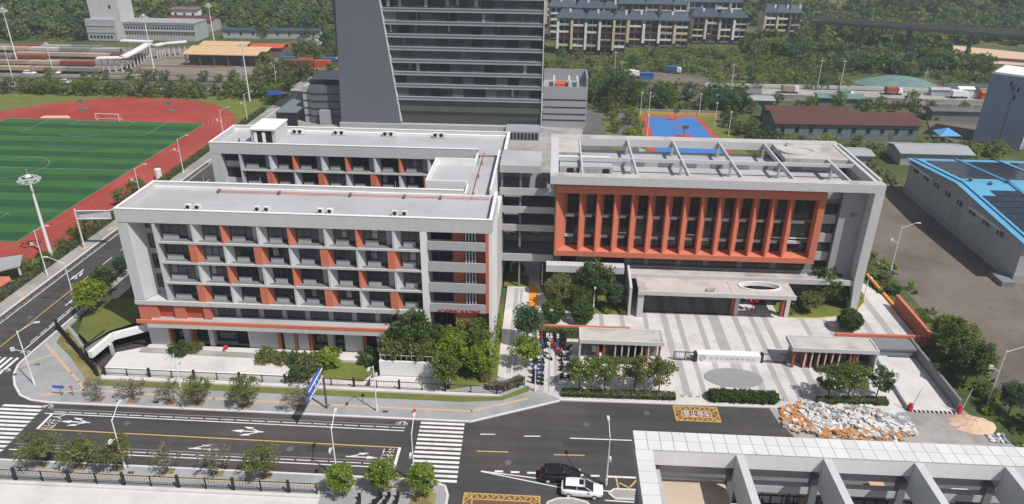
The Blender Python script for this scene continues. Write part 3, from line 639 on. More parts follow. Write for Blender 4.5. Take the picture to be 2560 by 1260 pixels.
# ---------------------------------------------------------------- the right-hand building with the orange fins
Rb = thing('school_building', 'grey school building with a big orange finned frame and open roof pergola', 'building', (26,117,0))
MB().box(1.6,50.4,109.2,127.4,.1,18.4).box(45.9,50.6,108.2,109.199,5.2,20.6).build('wall', 'wall_dark', Rb)
MB().box(45.85,50.2,108.05,108.199,5.3,20.55).build('grey_wall', 'panel_mid', Rb)
MB().box(1.6,50.4,109.2,127.4,18.4,19.3).build('roof', 'deck', Rb)
ring = MB(); ring.box(.5,51.0,106.0,107.7,20.75,22.08); ring.box(.5,51.0,126.2,128.5,20.75,22.08); ring.box(.5,1.75,107.701,126.199,20.75,22.08); ring.box(49.8,51.0,107.701,126.199,20.75,22.08)
ring.build('roof_frame', 'wall_white', Rb)
MB().box(.7,50.9,106.1,107.6,22.082,22.10).box(.7,50.9,126.3,128.4,22.082,22.10).build('coping', 'deck_stain', Rb)
MB().box(50.55,50.95,107.8,126.1,22.082,22.35).build('coping', 'wall_white', Rb)
MB().box(1.751,5.4,118.5,126.199,21.2,21.9).build('roof_slab', 'deck_stain', Rb)
MB().box(39.4,49.799,118.2,126.199,21.2,21.95).build('roof_slab', 'deck_stain', Rb)
el = MB(); N = 28
el.poly([(42.3+2.65*math.cos(2*math.pi*i/N), 121.7+1.75*math.sin(2*math.pi*i/N)) for i in range(N)], 21.951, 22.15); el.build('roof_disc', 'deck_stain', Rb)
for i in range(N):
    a0, a1 = 2*math.pi*i/N, 2*math.pi*(i+1)/N
    if i % 2 == 0: MB().wall([(42.3+2.75*math.cos(a0),121.7+1.85*math.sin(a0)),(42.3+2.75*math.cos(a1),121.7+1.85*math.sin(a1)),(42.3+2.75*math.cos(a1+.22),121.7+1.85*math.sin(a1+.22))], .2, 21.951, 22.3).build('disc_kerb', 'wall_white', Rb)
MB().box(41.5,42.6,125.0,125.6,21.951,22.6).build('vent', 'wall_white', Rb)
for x in (5.5,14.0,22.0,30.05,37.9): MB().box(x-.13,x+.13,107.701,126.199,21.35,22.05).build('beam', 'wall_white', Rb)
MB().box(46.1,46.42,107.701,118.199,21.15,22.05).build('beam', 'wall_white', Rb)
for a, b in ((1.751,5.369),(5.631,13.869),(14.131,21.869),(22.131,29.919),(30.181,37.769),(38.031,46.099),(46.421,49.799)):
    MB().box(a,b,115.75,116.0,21.4,22.0).build('beam', 'wall_white', Rb)
MB().box(5.632,10.3,117.3,117.8,20.6,21.6).box(1.751,5.368,117.3,117.8,20.6,21.6).build('beam', 'wall_bright', Rb)
for x in (5.5,14.0,22.0,30.05,37.9,46.3):
    for y in (110.0,115.85,126.0):
        if (x, y) != (46.3,126.0): MB().box(x-.18,x+.18,y-.18,y+.18,19.301,21.34).build('column', 'wall_grey', Rb)
for x in (.9,50.4):
    for y in (109.0,115.85,127.0): MB().box(x-.2,x+.2,y-.2,y+.2,17.6,20.74).build('column', 'wall_grey', Rb)
MB().box(1.7,50.1,109.3,109.55,19.301,19.9).box(1.7,50.1,126.9,127.2,19.301,19.6).build('parapet', 'wall_grey', Rb)
MB().box(2.0,10.6,113.6,117.2,19.301,21.1).build('plant_room', 'wall_grey', Rb)
for a, b, m in ((3.2,4.3,'dark_void'),(4.8,5.2,'dark_void'),(6.6,8.3,'panel_mid'),(9.0,10.1,'dark_void')): MB().box(a,b,113.5,113.59,19.31,20.8).build('doorway', m, Rb)
MB().box(11,49.5,119.6,120.0,19.301,20.6).build('screen_wall', 'wall_grey', Rb)
for a in range(7): MB().box(14.5+4.4*a,16.5+4.4*a,119.5,119.59,19.5,20.3).build('louvre', 'wall_dark', Rb)
# orange frame
fy, gy_ = 107.35, 109.15
of = MB(); of.poly([(1.5,fy),(1.75,fy),(3.4,gy_),(1.5,gy_)], 8.9, 18.8); of.box(1.5,43.2,fy,gy_,18.8,20.0); of.box(42.2,43.2,fy,gy_,8.9,18.8)
of.prism_x([(fy,7.9),(fy,8.8),(gy_,9.15),(gy_,7.9)], 1.5, 43.2)
of.build('orange_frame', 'orange', Rb)
fx = [5.3+2.72*i for i in range(13)]
for x in fx: MB().poly([(x-.05,fy+.05),(x+.12,fy+.05),(x+1.25,gy_),(x-.05,gy_)], 8.9, 18.85).build('fin', 'orange', Rb)
ed = [3.3]+fx+[42.2]
for i in range(len(ed)-1):
    a, b = ed[i]+(1.05 if i else .1), ed[i+1]-.06
    for z0, z1 in ((9.2,10.75),(11.3,14.25),(14.85,18.75)): window(Rb, a, b, 109.14, z0, z1, random.choice(['glass','glass','glass_blue']), 2, z1-z0 > 2)
    for z in (10.77,14.3): MB().box(a-.3,a+(b-a)*.62,108.65,109.10,z,z+.45).build('spandrel', 'wall_white', Rb)
    if i in (3,7,12,13): MB().box(a+.1,b-.2,108.8,108.84,11.6,11.8).build('light_strip', 'wall_bright', Rb)
for a, b in ((2.7,5.1),(8.5,13.2),(14.4,16.4),(17.2,21.6),(22.6,26),(27,31.5),(32.6,37),(38,42.4)): window(Rb, a, b, 109.16, 6.0, 7.6, 'glass', 4, False)
MB().box(1.6,45.8,108.75,109.199,5.2,5.9).build('band', 'wall_dark', Rb)
for i in range(9): MB().box(9+4.2*i,9.15+4.2*i,108.65,108.749,5.5,5.65).build('spot_lamp', 'wall_bright', Rb)
for z in (16.0,12.7,9.4,6.1): window(Rb, 43.9, 45.8, 109.16, z, z+1.65, 'glass', 2, False)
for z in (14.35,11.1,7.85): MB().box(43.3,45.8,108.9,109.199,z,z+1.55).build('spandrel', 'wall_grey', Rb)
MB().prism_y([(49.6,20.74),(51.05,20.74),(51.05,.1),(50.1,.1),(49.6,6.0)], 106.0, 108.04).build('pier', 'wall_white', Rb)
MB().box(50.401,50.99,108.2,127.4,.1,20.74).build('end_wall', 'wall_grey', Rb)
mtx = Matrix.Translation((47.5,108.04,16.0)) @ Matrix.Rotation(math.pi/2, 4, 'X')
lettering('lettering', 'B1', 1.05, mtx, 'iron', Rb, .02)
# entrance canopy
CP = thing('entrance_canopy', 'low pale entrance canopy with an oval opening, in front of the orange frame', 'canopy', (27,104,0))
MB().box(13.8,50.3,106.5,108.6,4.9,5.45).build('upper_slab', 'deck_stain', CP)
MB().box(13.8,50.3,106.3,106.499,4.7,5.6).build('fascia', 'wall_white', CP)
cs = MB(); N = 36; ex, ey, ea, eb = 34.4, 104.45, 3.25, 1.45
for i in range(N):                                     # slab with an oval hole, built as a ring of quads to the slab's rim
    def rim(t):
        c, s_ = math.cos(t), math.sin(t); k = min((39.3-ex)/abs(c) if abs(c) > 1e-6 else 1e9, (39.3-ex)/abs(c) if abs(c) > 1e-6 else 1e9, (106.29-ey if s_ > 0 else ey-101.7)/abs(s_) if abs(s_) > 1e-6 else 1e9)
        return (ex+k*c, ey+k*s_)
    t0, t1 = 2*math.pi*(i+.5)/N, 2*math.pi*(i+1.5)/N
    p0, p1 = (ex+ea*math.cos(t0), ey+eb*math.sin(t0)), (ex+ea*math.cos(t1), ey+eb*math.sin(t1))
    cs.poly([p0, p1, rim(t1), rim(t0)], 4.55, 4.95)
cs.box(15.0,29.55,101.7,106.29,4.55,4.95)
for a, b, c, d in ((29.5,30.5,101.7,102.0),(29.5,30.2,105.9,106.29),(38.5,39.3,101.7,102.0),(38.6,39.3,105.9,106.29)): cs.box(a,b,c,d,4.551,4.949)
cs.build('lower_slab', 'deck_stain', CP)
rm = MB()
for i in range(N):
    t0, t1 = 2*math.pi*i/N, 2*math.pi*(i+1)/N
    rm.wall([(ex+ea*math.cos(t0), ey+eb*math.sin(t0)), (ex+ea*math.cos(t1), ey+eb*math.sin(t1))], .22, 4.4, 5.15)
rm.build('oval_rim', 'wall_bright', CP)
MB().box(14.9,39.4,101.45,101.699,4.35,5.05).build('fascia', 'wall_white', CP)
MB().box(15.0,15.9,101.7,102.6,.1,4.54).build('side_wall', 'wall_white', CP)
MB().prism_x([(102.0,0.1),(108.5,0.1),(108.5,6.2),(106.6,6.2),(102.0,5.3)], 13.6, 14.0).build('side_wall', 'wall_white', CP)
for x in (31.0,39.0): MB().box(x-.3,x+.3,103.3,104.0,.1,4.54).build('column', 'plaza', CP); MB().box(x-.9,x-.31,103.5,104.4,.1,4.54).build('column', 'brick', CP)
dg = MB().box(15.95,30.0,103.5,103.6,.13,4.5).build('glass_front', 'glass', CP)
for i in range(10): MB().box(16.2+1.5*i,16.27+1.5*i,103.42,103.49,.13,4.5).build('mullion', 'frame_dark', CP)
MB().box(31.5,38.5,107.2,107.3,.13,4.5).build('glass_front', 'glass', CP)
MB().box(.3,13.0,106.3,107.9,5.4,6.6).build('left_canopy', 'wall_white', CP)
mtx = Matrix.Translation((25.3,102.2,4.95)) @ Matrix.Rotation(math.pi/2, 4, 'X') @ Matrix.Diagonal((.9,1,1,1))
lettering('lettering', 'A1-J', .95, mtx, 'steel_dark', CP, .04)
orn = MB()
for i in range(14):
    a = i*2.399; r = .28*math.sqrt(i)/1.6; orn.tube((34+r*math.cos(a)*2.2,104.9,3.0+r*math.sin(a)*1.6),(34+r*math.cos(a)*2.5,104.5,3.0+r*math.sin(a)*1.9),.28,.12,6)
orn.tube((34,104.9,.13),(34,104.9,3.0),.06,n=5)
tag(orn.build('red_ornament', 'red'), 'red flower-like ornament standing under the oval canopy opening', 'ornament')

# ---------------------------------------------------------------- gate houses, gates, name wall, orange walls, ramp
def gatehouse(label, x0, x1, mirror):
    t = thing('gatehouse', label, 'gatehouse', ((x0+x1)/2,90.5,0), 'gatehouses either side of the school gate')
    MB().box(x0,x1,88.8,92.3,3.05,3.5).build('roof_slab', 'wall_white', t)
    MB().box(x0+.25,x1-.25,89.05,92.1,3.502,3.53).build('roof', 'deck_stain', t)
    MB().box(x0,x1,88.8,89.0,3.501,3.65).box(x0,x0+.2,89.001,92.3,3.501,3.65).box(x1-.2,x1,89.001,92.3,3.501,3.65).box(x0+.201,x1-.201,92.11,92.3,3.501,3.65).build('rim', 'wall_white', t)
    MB().box(x0+.6,x1-.6,90.6,92.0,.1,3.04).build('wall', 'wall_dark', t)
    f = (lambda x: x0+x) if not mirror else (lambda x: x1-x)
    for k in range(6): a = f(5.2+.95*k); MB().box(a-.11,a+.11,89.1,90.4,.1,3.04).build('fin', 'brick', t); MB().box(a-.09,a+.09,89.03,89.099,.1,3.04).build('fin_edge', 'plaza', t)
    for k in (2.7,3.6,11.5,9.8): a = f(k); MB().box(a-.16,a+.16,89.1,89.45,.1,3.04).build('column', 'brick', t)
    a, b = sorted((f(.0),f(.25))); MB().box(a,b,88.95,92.2,.1,3.04).build('end_wall', 'wall_white', t)
    for k in (1.2,3.1): a = f(k); MB().box(a-.45,a+.45,90.45,90.59,.9,2.4).build('window', 'glass', t)
    a, b = sorted((f(7.6),f(9.0))); MB().box(a,b,90.45,90.59,.13,2.6).build('door', 'dark_void', t)
    a, b = sorted((f(2.0),f(2.6))); MB().box(a,b,90.4,90.58,.6,1.7).build('cabinet', 'plastic_white', t)
gatehouse('flat-roofed brick gatehouse left of the gate, behind four trees', 5.4, 17.4, False)
gatehouse('flat-roofed brick gatehouse right of the gate, beside the ramp', 35.4, 47.4, True)
nw = thing('name_wall', 'low white wall with a round emblem between the gates', 'wall', (27,90.2,0))
MB().box(22.5,31.5,89.6,90.9,.1,1.45).build('wall', 'wall_bright', nw)
cy = MB()
for i in range(20):
    t0, t1 = math.pi*2*i/20, math.pi*2*(i+1)/20
    cy.tube((23.25+.40*math.cos(t0),89.57,.92+.40*math.sin(t0)),(23.25+.40*math.cos(t1),89.57,.92+.40*math.sin(t1)),.05,n=4)
cy.tube((23.25,89.6,.92),(23.25,89.54,.92),.13,n=8); cy.build('emblem', 'plaza_grey', nw)
for i in range(9): MB().box(24.3+.74*i,24.75+.74*i,89.57,89.599,.72,1.12).build('letter_block', 'plaza', nw)
def gate(label, x0, x1, y, leaf=True):
    g = thing('gate', label, 'gate', ((x0+x1)/2,y,0), 'dark metal gates beside the name wall')
    fr = MB(); fr.box(x0,x1,y-.06,y+.06,1.5,1.62); fr.box(x0,x1,y-.06,y+.06,.2,.34)
    for x in (x0,(x0+x1)/2,x1): fr.box(x-.07,x+.07,y-.065,y+.065,.2,1.615)
    fr.build('frame', 'steel_dark', g)
    for i in range(int((x1-x0)/.3)): MB().box(x0+.15+.3*i,x0+.18+.3*i,y-.02,y+.02,.34,1.5).build('bar', 'steel_dark', g)
    MB().box(x1-.35 if leaf else x0,x1 if leaf else x0+.35,y-.3,y+.3,.13,1.7).build('motor_post', 'iron', g)
gate('dark sliding gate left of the name wall', 19.2, 22.35, 89.9); gate('dark sliding gate right of the name wall', 31.6, 35.3, 90.2, False)
def lowwall(label, pts, w, z, m='orange'):
    o = MB().wall(pts, w, .0, z).build('garden_wall', m); tag(o, label, 'wall'); return o
lowwall('orange garden wall behind the left gatehouse and parked scooters', [(-.5,95.4),(13.3,95.6)], .4, 1.9)
lowwall('orange garden wall behind the right gatehouse', [(44.1,96.2),(57.4,96.3)], .4, 1.9)
ow = lowwall('long orange boundary wall along the right edge of the campus', [(58.0,96.4),(58.0,108)], .45, 2.35, 'brick')  # sides coloured darker to paint in their shade; coping keeps the lit orange
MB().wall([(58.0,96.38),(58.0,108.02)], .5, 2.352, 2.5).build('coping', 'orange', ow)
lowwall('low orange edge wall beside the bare yard', [(58.0,108.1),(57.8,120)], .4, .5, 'orange_paving')
for i in range(4):
    c = MB(); c.box(48.5+2.1*i,49.3+2.1*i,96.6,97.2,.1,.55); tag(c.build('planter_box', 'plastic_white'), 'small white planter behind the right orange wall, number %d from the left' % (i+1), 'planter', 'white planters behind the orange wall')
rp = struct('ramp', MB().poly([(48.6,80.5),(54.9,80.5),(54.9,93.0),(48.9,93.0)], -.2, .06), 'concrete_pale')
for lab, p, z in (('grey retaining wall along the right side of the ramp', [(55.1,80.8),(55.15,96.0)], 1.7), ('thin retaining wall along the left side of the ramp', [(48.5,80.6),(49.0,92.6)], .7)):
    lowwall(lab, p, .35, z, 'wall_dark' if z > 1 else 'wall_white')
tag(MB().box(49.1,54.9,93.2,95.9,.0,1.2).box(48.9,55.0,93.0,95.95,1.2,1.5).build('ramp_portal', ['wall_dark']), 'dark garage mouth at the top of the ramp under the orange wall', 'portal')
def barrier(label, x, y, rz):
    t = thing('barrier', label, 'barrier', (x,y,0), 'barriers at the foot of the ramp', rz)
    MB().box(-.22,.22,-.22,.22,.05,1.15).build('post', 'red', t, True); MB().tube((0,-.3,.95),(.55,-.3,4.1),.06,.04,6).build('arm', 'steel_white', t, True)
barrier('red barrier post with raised arm left of the ramp', 48.7,80.3,0); barrier('red barrier post with raised arm right of the ramp', 55.0,80.3,.2)
gr = thing('drain_grate', 'dark slotted drain across the foot of the ramp', 'drain', (51.8,80.2,0))
for i in range(22): MB().box(48.9+.28*i,49.08+.28*i,79.95,80.4,.05,.1).build('bar', 'iron' if i % 2 else 'kerb', gr)
# ---------------------------------------------------------------- garage mound, terrace, fences, small walls on the left campus
mound = struct('garage_mound', MB().add([(-72.4,95.5,.3),(-69.4,89.6,1.0),(-64.7,85.0,2.3),(-63.4,88.0,2.55),(-59.7,91.3,2.7),(-58.35,93.5,2.7),(-58.35,98.5,2.4),(-69.5,99.0,1.6),(-72.4,99,.2),(-58.4,99.5,.3)], [(0,1,7),(1,2,3),(1,3,7),(3,4,7),(4,5,7),(5,6,7),(0,7,8),(7,6,9),(8,7,9)]), 'lawn')
gp = thing('garage_entrance', 'white bent fascia over the dark garage entrance at the grass mound', 'entrance', (-61,86,0))
pts = [(-58.2,90.0),(-62.2,86.9),(-62.6,81.9)]
MB().wall([(-58.2,90.2),(-62.4,87.1),(-62.9,82.2)], .55, 1.75, 2.8).build('fascia', 'wall_bright', gp)
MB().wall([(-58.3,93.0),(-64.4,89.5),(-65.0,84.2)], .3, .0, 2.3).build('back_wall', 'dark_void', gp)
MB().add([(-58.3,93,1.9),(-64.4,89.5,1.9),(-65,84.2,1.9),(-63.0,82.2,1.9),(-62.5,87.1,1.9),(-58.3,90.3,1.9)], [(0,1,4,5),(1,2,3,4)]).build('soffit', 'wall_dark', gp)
MB().box(-62.2,-61.8,85.4,85.8,.1,1.9).build('pillar', 'wall_white', gp)
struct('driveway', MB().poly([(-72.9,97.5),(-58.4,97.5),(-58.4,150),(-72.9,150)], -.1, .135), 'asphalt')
struct('driveway', MB().poly([(-65,83.5),(-60.8,80.6),(-57.6,80.9),(-57.6,92.5),(-64.5,89.5)], -.1, .13), 'asphalt')
MB().poly([(-58.4,92.6),(-64.2,89.2),(-64.7,84.3),(-63.0,82.3),(-62.5,87.0),(-58.4,90.2)], .131, .16).build('floor_shade', 'dark_void', gp)  # interior darkness painted near-black on the floor and back wall
struct('terrace', MB().poly([(-57.8,85.2),(-40.2,84.9),(-40.2,86.0),(-57.8,86.3)], 0, 1.1), 'concrete')
tr_ = struct('terrace', MB().poly([(-60.6,81.2),(-34.6,81.1),(-35.5,84.8),(-40.5,85.6),(-57.8,86.6),(-61.0,85.0)], -.1, .95), 'concrete_pale')
MB().poly([(-60.7,80.95),(-34.6,80.85),(-34.6,81.05),(-60.7,81.15)], 0, 1.12).build('retaining_wall', 'wall_bright', tr_)
struct('terrace', MB().poly([(-34.4,80.8),(-24,80.8),(-23.5,83.6),(-28.2,82.3),(-34.4,82.2)], -.1, .14), 'concrete_pale')
bx = thing('retaining_block', 'white block wall with a metal railing on top beside the garden trees', 'wall', (-17.5,84,0))
MB().box(-22.1,-12.6,83.2,83.5,.1,2.5).box(-22.4,-22.1,83.2,88,.1,2.5).build('wall', 'wall_bright', bx)
rl = MB(); rl.box(-22.3,-12.6,83.32,83.38,3.4,3.46); rl.box(-22.3,-22.24,83.4,88,3.4,3.46)
for i in range(14): rl.box(-22.3+.74*i,-22.26+.74*i,83.33,83.37,2.5,3.4)
rl.build('railing', 'steel', bx)
struct('yard', MB().poly([(-23.2,80.7),(-13,80.5),(-12.4,83.1),(-22.4,83.1),(-23.6,82.4)], 0, .145), 'concrete_pale')
def fence_run(label, pts, gap, z0=.15, h=1.35, big=.13, sp=.32, bt=.011):
    t = thing('fence', label, 'fence', (pts[0][0],pts[0][1],0))
    for k in range(len(pts)-1):
        a = Vector(pts[k]); b = Vector(pts[k+1]); L = (b-a).length; n = max(1, round(L/gap)); ang = math.atan2(b.y-a.y, b.x-a.x)
        ra = MB(); ra.wall([a, b], .06, z0+.12, z0+.2); ra.wall([a, b], .06, z0+h-.12, z0+h-.04); ra.build('rail', 'iron', t)
        bars = MB(); m = int(L/sp) if sp else 0
        for i in range(1, m):
            p = a+(b-a)*i/m; bars.box(p.x-bt,p.x+bt,p.y-bt,p.y+bt,z0+.1,z0+h)
        
        if m: bars.build('bars', 'iron', t)['kind'] = 'stuff'
        for i in range(n+1 if k == len(pts)-2 else n):
            p = a+(b-a)*i/n; w = big if i % 2 == 0 else .06; MB().box(p.x-w,p.x+w,p.y-w,p.y+w,0,z0+h+(.25 if i % 2 == 0 else 0)).build('post', 'iron', t)
    return t
fence_run('black iron fence along the near pavement at the bottom left', [(-78,60.25),(-24.5,60.4)], 3.1, .3)
fence_run('black iron fence in front of the white terrace wall', [(-60.2,80.45),(-31.6,80.2)], 3.15, .15, 1.35, .13, 0)
fence_run('black iron fence in front of the small lawn and white block', [(-31.5,80.18),(-12.8,79.95),(-5.8,79.85),(-2.2,82.4)], 3.15, .15)
fence_run('black iron fence along the grass corner by the side street', [(-61.2,80.3),(-73.9,91.4)], 3.0, .15, 1.7, .13, .13, .03)
tag(MB().poly([(-60.6,79.6),(-28,79.45),(-12.8,79.3),(-5.5,79.4),(-5.6,80.1),(-12.8,80.2),(-60.6,80.7)], 0, .30).build('plinth_wall', 'concrete_pale'), 'pale low plinth under the campus fence', 'wall')
# ---------------------------------------------------------------- near building at the lower right: white roof frame seen from above
NB = thing('near_building', 'building in the lower right corner with white slab-covered roof frame and deep beams', 'building', (30,30,0))
MB().box(9.6,62,-25,54.5,.0,13.9).build('wall', 'wall_dark', NB)
MB().box(9.6,62,-25,54.5,13.9,14.0).build('roof', 'asphalt_old', NB)
rg = MB(); rg.box(7.5,62,44.7,46.75,20.5,21.93); rg.box(7.5,8.75,-25,44.699,20.5,21.93); rg.build('roof_frame', 'wall_grey', NB)
MB().box(8.8,62,44.62,44.695,20.5,21.9).build('fascia', 'wall_bright', NB)
for i in range(54):
    for y0, y1 in ((44.6,45.68),(45.72,46.78)):
        MB().box(7.5+i*1.02,8.48+i*1.02,y0,y1,21.931,22.0).build('coping_slab', 'coping', NB)
for i in range(38): MB().box(7.47,8.79,44.58-1.2*(i+1),44.58-1.2*i-.035,21.931,22.0).build('coping_slab', 'coping', NB)
MB().box(9.3,62,46.3,46.55,18.3,19.8).box(9.3,9.6,-25,46.29,17.4,19.8).build('wall', 'wall_grey', NB)
MB().box(9.9,15.1,-25,45.9,17.0,17.9).build('low_roof', 'deck_tan', NB)
MB().box(9.9,15.1,45.905,46.2,17.0,18.05).build('roof_kerb', 'wall_bright', NB)
MB().box(9.7,15.2,-25,46.2,14.0,16.99).build('stair_core', 'wall_dark', NB)
MB().box(16.2,62,45.6,46.2,17.3,18.0).build('lintel', 'wall_white', NB)
for i, x in enumerate((15.5,22.1,28.9,35.6,42.3,49,55.7)):
    MB().box(x-.3,x+.3,-25,44.6,19.0,21.85).build('beam', 'wall_white', NB)
    MB().box(x-.3,x+.3,45.5,46.2,14.0,18.99).build('column', 'wall_dark', NB)
    MB().box(x-.29,x+.29,-25,43.9,16.9,17.6).build('tie_beam', 'wall_white', NB)
rl = MB()
for x in [16.6+.95*i for i in range(42)]: rl.box(x-.05,x+.05,46.9,46.98,14.0,15.7)
rl.box(16.2,56,46.9,46.98,15.7,15.8); rl.box(16.2,56,46.9,46.98,14.8,14.88); rl.build('railing', 'iron', NB)
ob = [(17.7,47.9,.5,.6,1.0,'plastic_white'),(18.6,47.6,.4,.6,1.2,'steel_white'),(20.2,48.2,1.6,.9,1.3,'plastic_white'),(21.9,48.3,.4,.5,1.3,'steel_white'),(22.4,47.9,.35,.5,1.4,'roof_tan'),(22.9,48.2,.3,.5,1.1,'container_blue'),(24.6,48.0,.4,.7,.9,'plastic_white'),(25.2,48.0,.4,.7,.9,'plastic_white'),(25.8,48.0,.4,.7,.9,'steel_white'),(29.6,50.3,1.2,.5,.5,'roof_tan'),(30.6,48.6,1.3,.8,.9,'plastic_white'),(32.4,48.9,1.6,.6,.6,'steel_white'),(34.6,48.2,1.0,.9,.8,'plastic_white'),(36.4,49.6,1.3,.6,.7,'plastic_white'),(39.0,48.9,1.0,.8,.8,'steel_white'),(42.2,48.6,1.2,.7,.7,'plastic_black'),(44.5,49,1.0,.8,.8,'plastic_white')]
for i, (x, y, w, d, h, m) in enumerate(ob):
    b = MB(); b.box(x-w/2,x+w/2,y-d/2,y+d/2,14.0,14.0+h*.85); b.box(x-w/2-.04,x+w/2+.04,y-d/2-.04,y+d/2+.04,14.0+h*.85,14.0+h)
    tag(b.build('stored_box', m), '%s %s box, %s from the left on the near roof terrace' % ('wide' if w > .9 else 'narrow', {'plastic_white':'white','steel_white':'pale grey','roof_tan':'tan','container_blue':'blue','plastic_black':'black'}[m], 'first second third fourth fifth sixth seventh eighth ninth tenth eleventh twelfth thirteenth fourteenth fifteenth sixteenth last'.split()[i]), 'box', 'boxes stored on the near roof terrace')

# ---------------------------------------------------------------- warehouse with solar panels
WH = thing('warehouse', 'grey warehouse with bright blue gabled roof covered in solar panels', 'warehouse', (105,141,0))
prof = [(118.6,0),(163.5,0),(163.5,7.9),(142.6,9.75),(118.6,7.9)]
MB().prism_x(prof, 82.6, 150).build('wall', 'wall_shed', WH)
MB().prism_x([(118.55,0),(163.55,0),(163.55,1.5),(118.55,1.5)], 82.55, 150).build('plinth', 'panel_mid', WH)
MB().add([(81.9,117.6,7.95),(151,117.6,7.95),(151,142.6,9.95),(81.9,142.6,9.95),(81.9,164.3,7.95),(151,164.3,7.95),(81.9,117.6,7.75),(151,117.6,7.75),(151,142.6,9.75),(81.9,142.6,9.75),(81.9,164.3,7.75),(151,164.3,7.75)], [(0,1,2,3),(3,2,5,4),(6,7,8,9),(9,8,11,10),(0,3,9,6),(3,4,10,9),(0,1,7,6),(4,5,11,10)]).build('roof', 'roof_cyan', WH)
for x in (83.2,92.3,92.8,101.5): # standing ridges on the roof
    MB().add([(x,117.7,7.97),(x+.25,117.7,7.97),(x+.25,142.6,9.97),(x,142.6,9.97),(x,117.7,8.25),(x+.25,117.7,8.25),(x+.25,142.6,10.25),(x,142.6,10.25)], [(4,5,6,7),(0,3,7,4),(1,2,6,5)]).build('roof_rib', 'roof_cyan', WH)
    MB().add([(x,142.6,9.97),(x+.25,142.6,9.97),(x+.25,164,8),(x,164,8),(x,142.6,10.25),(x+.25,142.6,10.25),(x+.25,164,8.25),(x,164,8.25)], [(4,5,6,7),(0,3,7,4),(1,2,6,5)]).build('roof_rib', 'roof_cyan', WH)
k1, k2 = (9.95-7.95)/25.0, (9.95-7.95)/21.7
def panel(x0, x1, y0, y1):
    z = (lambda y: 7.95+(y-117.6)*k1+.13) if y0 < 142 else (lambda y: 9.95-(y-142.6)*k2+.13)
    MB().add([(x0,y0,z(y0)),(x1,y0,z(y0)),(x1,y1,z(y1)),(x0,y1,z(y1)),(x0,y0,z(y0)-.06),(x1,y0,z(y0)-.06),(x1,y1,z(y1)-.06),(x0,y1,z(y1)-.06)], [(0,1,2,3),(0,1,5,4),(1,2,6,5),(2,3,7,6),(3,0,4,7)]).build('solar_panel', 'solar', WH)
for r in range(7):
    for c in range(3):
        for blk in (84.2,93.4,103.2,112.4):
            if r == 6 and c == 0: continue
            panel(blk+2.75*c, blk+2.75*c+2.65, 121.6+2.55*r, 123.9+2.55*r)
for r in range(6):
    for c in range(3):
        for blk in (85.0,93.6,103.2,112.4): panel(blk+2.75*c, blk+2.75*c+2.65, 146.4+2.6*r, 148.7+2.6*r)
for i in range(8):
    y = 160.0-4.9*i; w = MB().box(82.48,82.62,y-1.0,y+1.0,6.0,6.9).build('window', 'glass', WH)
    MB().box(82.44,82.479,y-.05,y+.05,6.0,6.9).build('frame', 'steel', w)
for a, b in ((151.5,163.2),(124.5,136)): MB().prism_x([(a,7.35),(b,7.35),(b,7.6),(a,7.6)], 81.7, 82.6).build('awning', 'wall_bright', WH)
MB().box(82.5,82.58,139,142.5,.2,5.2).build('loading_door', 'roof_grey', WH)
MB().box(80.0,82.2,117,121,0,.9).build('dock', 'wall_dark', WH)
for i, (x, y) in enumerate(((85.6,144.3),(88.4,142.2),(92.6,143.6),(96.8,142.8))):
    v = MB().cyl(x,y,9.6,10.35,.35,n=10).cyl(x,y,10.35,10.6,.5,.1,10); v.build('roof_vent', 'steel_dark', WH)

# sheds and houses behind the warehouse
def shed(label, pts_c, w, d, h, rise, rz, wm, rm, name='shed', cat='shed', wins=0, over=.6):
    t = thing(name, label, cat, (*pts_c, 0), None, rz)
    MB().box(-w/2,w/2,-d/2,d/2,-.2,h).build('wall', wm, t, True)
    MB().prism_x([(-d/2-over,h-.15),(0,h+rise),(d/2+over,h-.15),(d/2+over,h+.05),(0,h+rise+.2),(-d/2-over,h+.05)], -w/2-over, w/2+over).build('roof', rm, t, True)
    MB().prism_x([(-d/2,h),(d/2,h),(0,h+rise)], -w/2+.05, w/2-.05).build('gable', wm, t, True)
    for i in range(wins):
        x = -w/2+w*(i+.5)/wins; q = MB().box(x-.55,x+.55,-d/2-.06,-d/2,h*.4,h*.75).build('window', 'glass', t, True); MB().box(x-.62,x+.62,-d/2-.14,-d/2-.061,h*.36,h*.4).build('sill', wm, q, True)
    MB().box(w*.3,w*.3+1.4,-d/2-.05,-d/2-.001,0,2.1).build('door', 'stone_brown', t, True)
    return t
shed('low grey shed with white boards behind the warehouse', (99,188.2), 17.5, 8.5, 3.1, .8, 0, 'wall_shed', 'roof_grey')
shed('small pale flat shed beside the school roof', (78.6,183.6), 6, 6, 3.2, .4, 0, 'wall_shed', 'roof_grey')
shed('long old house with dark brown tiled roof', (84,212), 40, 12.5, 4.2, 1.9, 0.03, 'wall_teal', 'roof_brown', 'old_house', 'house', 10)
shed('low brown-roofed annex behind the long old house', (78,224.5), 24, 7, 3.4, 1.0, 0.02, 'wall_teal', 'roof_brown', 'old_house', 'house', 4)
shed('grey-green flat shed among the trees left of the old house', (66,240), 12, 6, 3, .4, 0, 'wall_teal', 'roof_grey')
shed('dark grey lean-to behind the bare lot', (128,231), 19, 4.5, 3.0, .4, 0, 'wall_dark', 'asphalt_old')
shed('green-roofed shelter beside the road at the right', (96,246.5), 14, 5, 2.6, .8, -.05, 'wall_teal', 'net_green')
tn = MB().add([(109,203.5,2.1),(115.2,204,2.1),(114.5,209.5,2.3),(109.4,209,2.3),(112.3,206.8,3.7)], [(0,1,4),(1,2,4),(2,3,4),(3,0,4)])
for x, y in ((109,203.5),(115.2,204),(114.5,209.5),(109.4,209)): tn.tube((x,y,0),(x,y,2.2),.06,n=5)
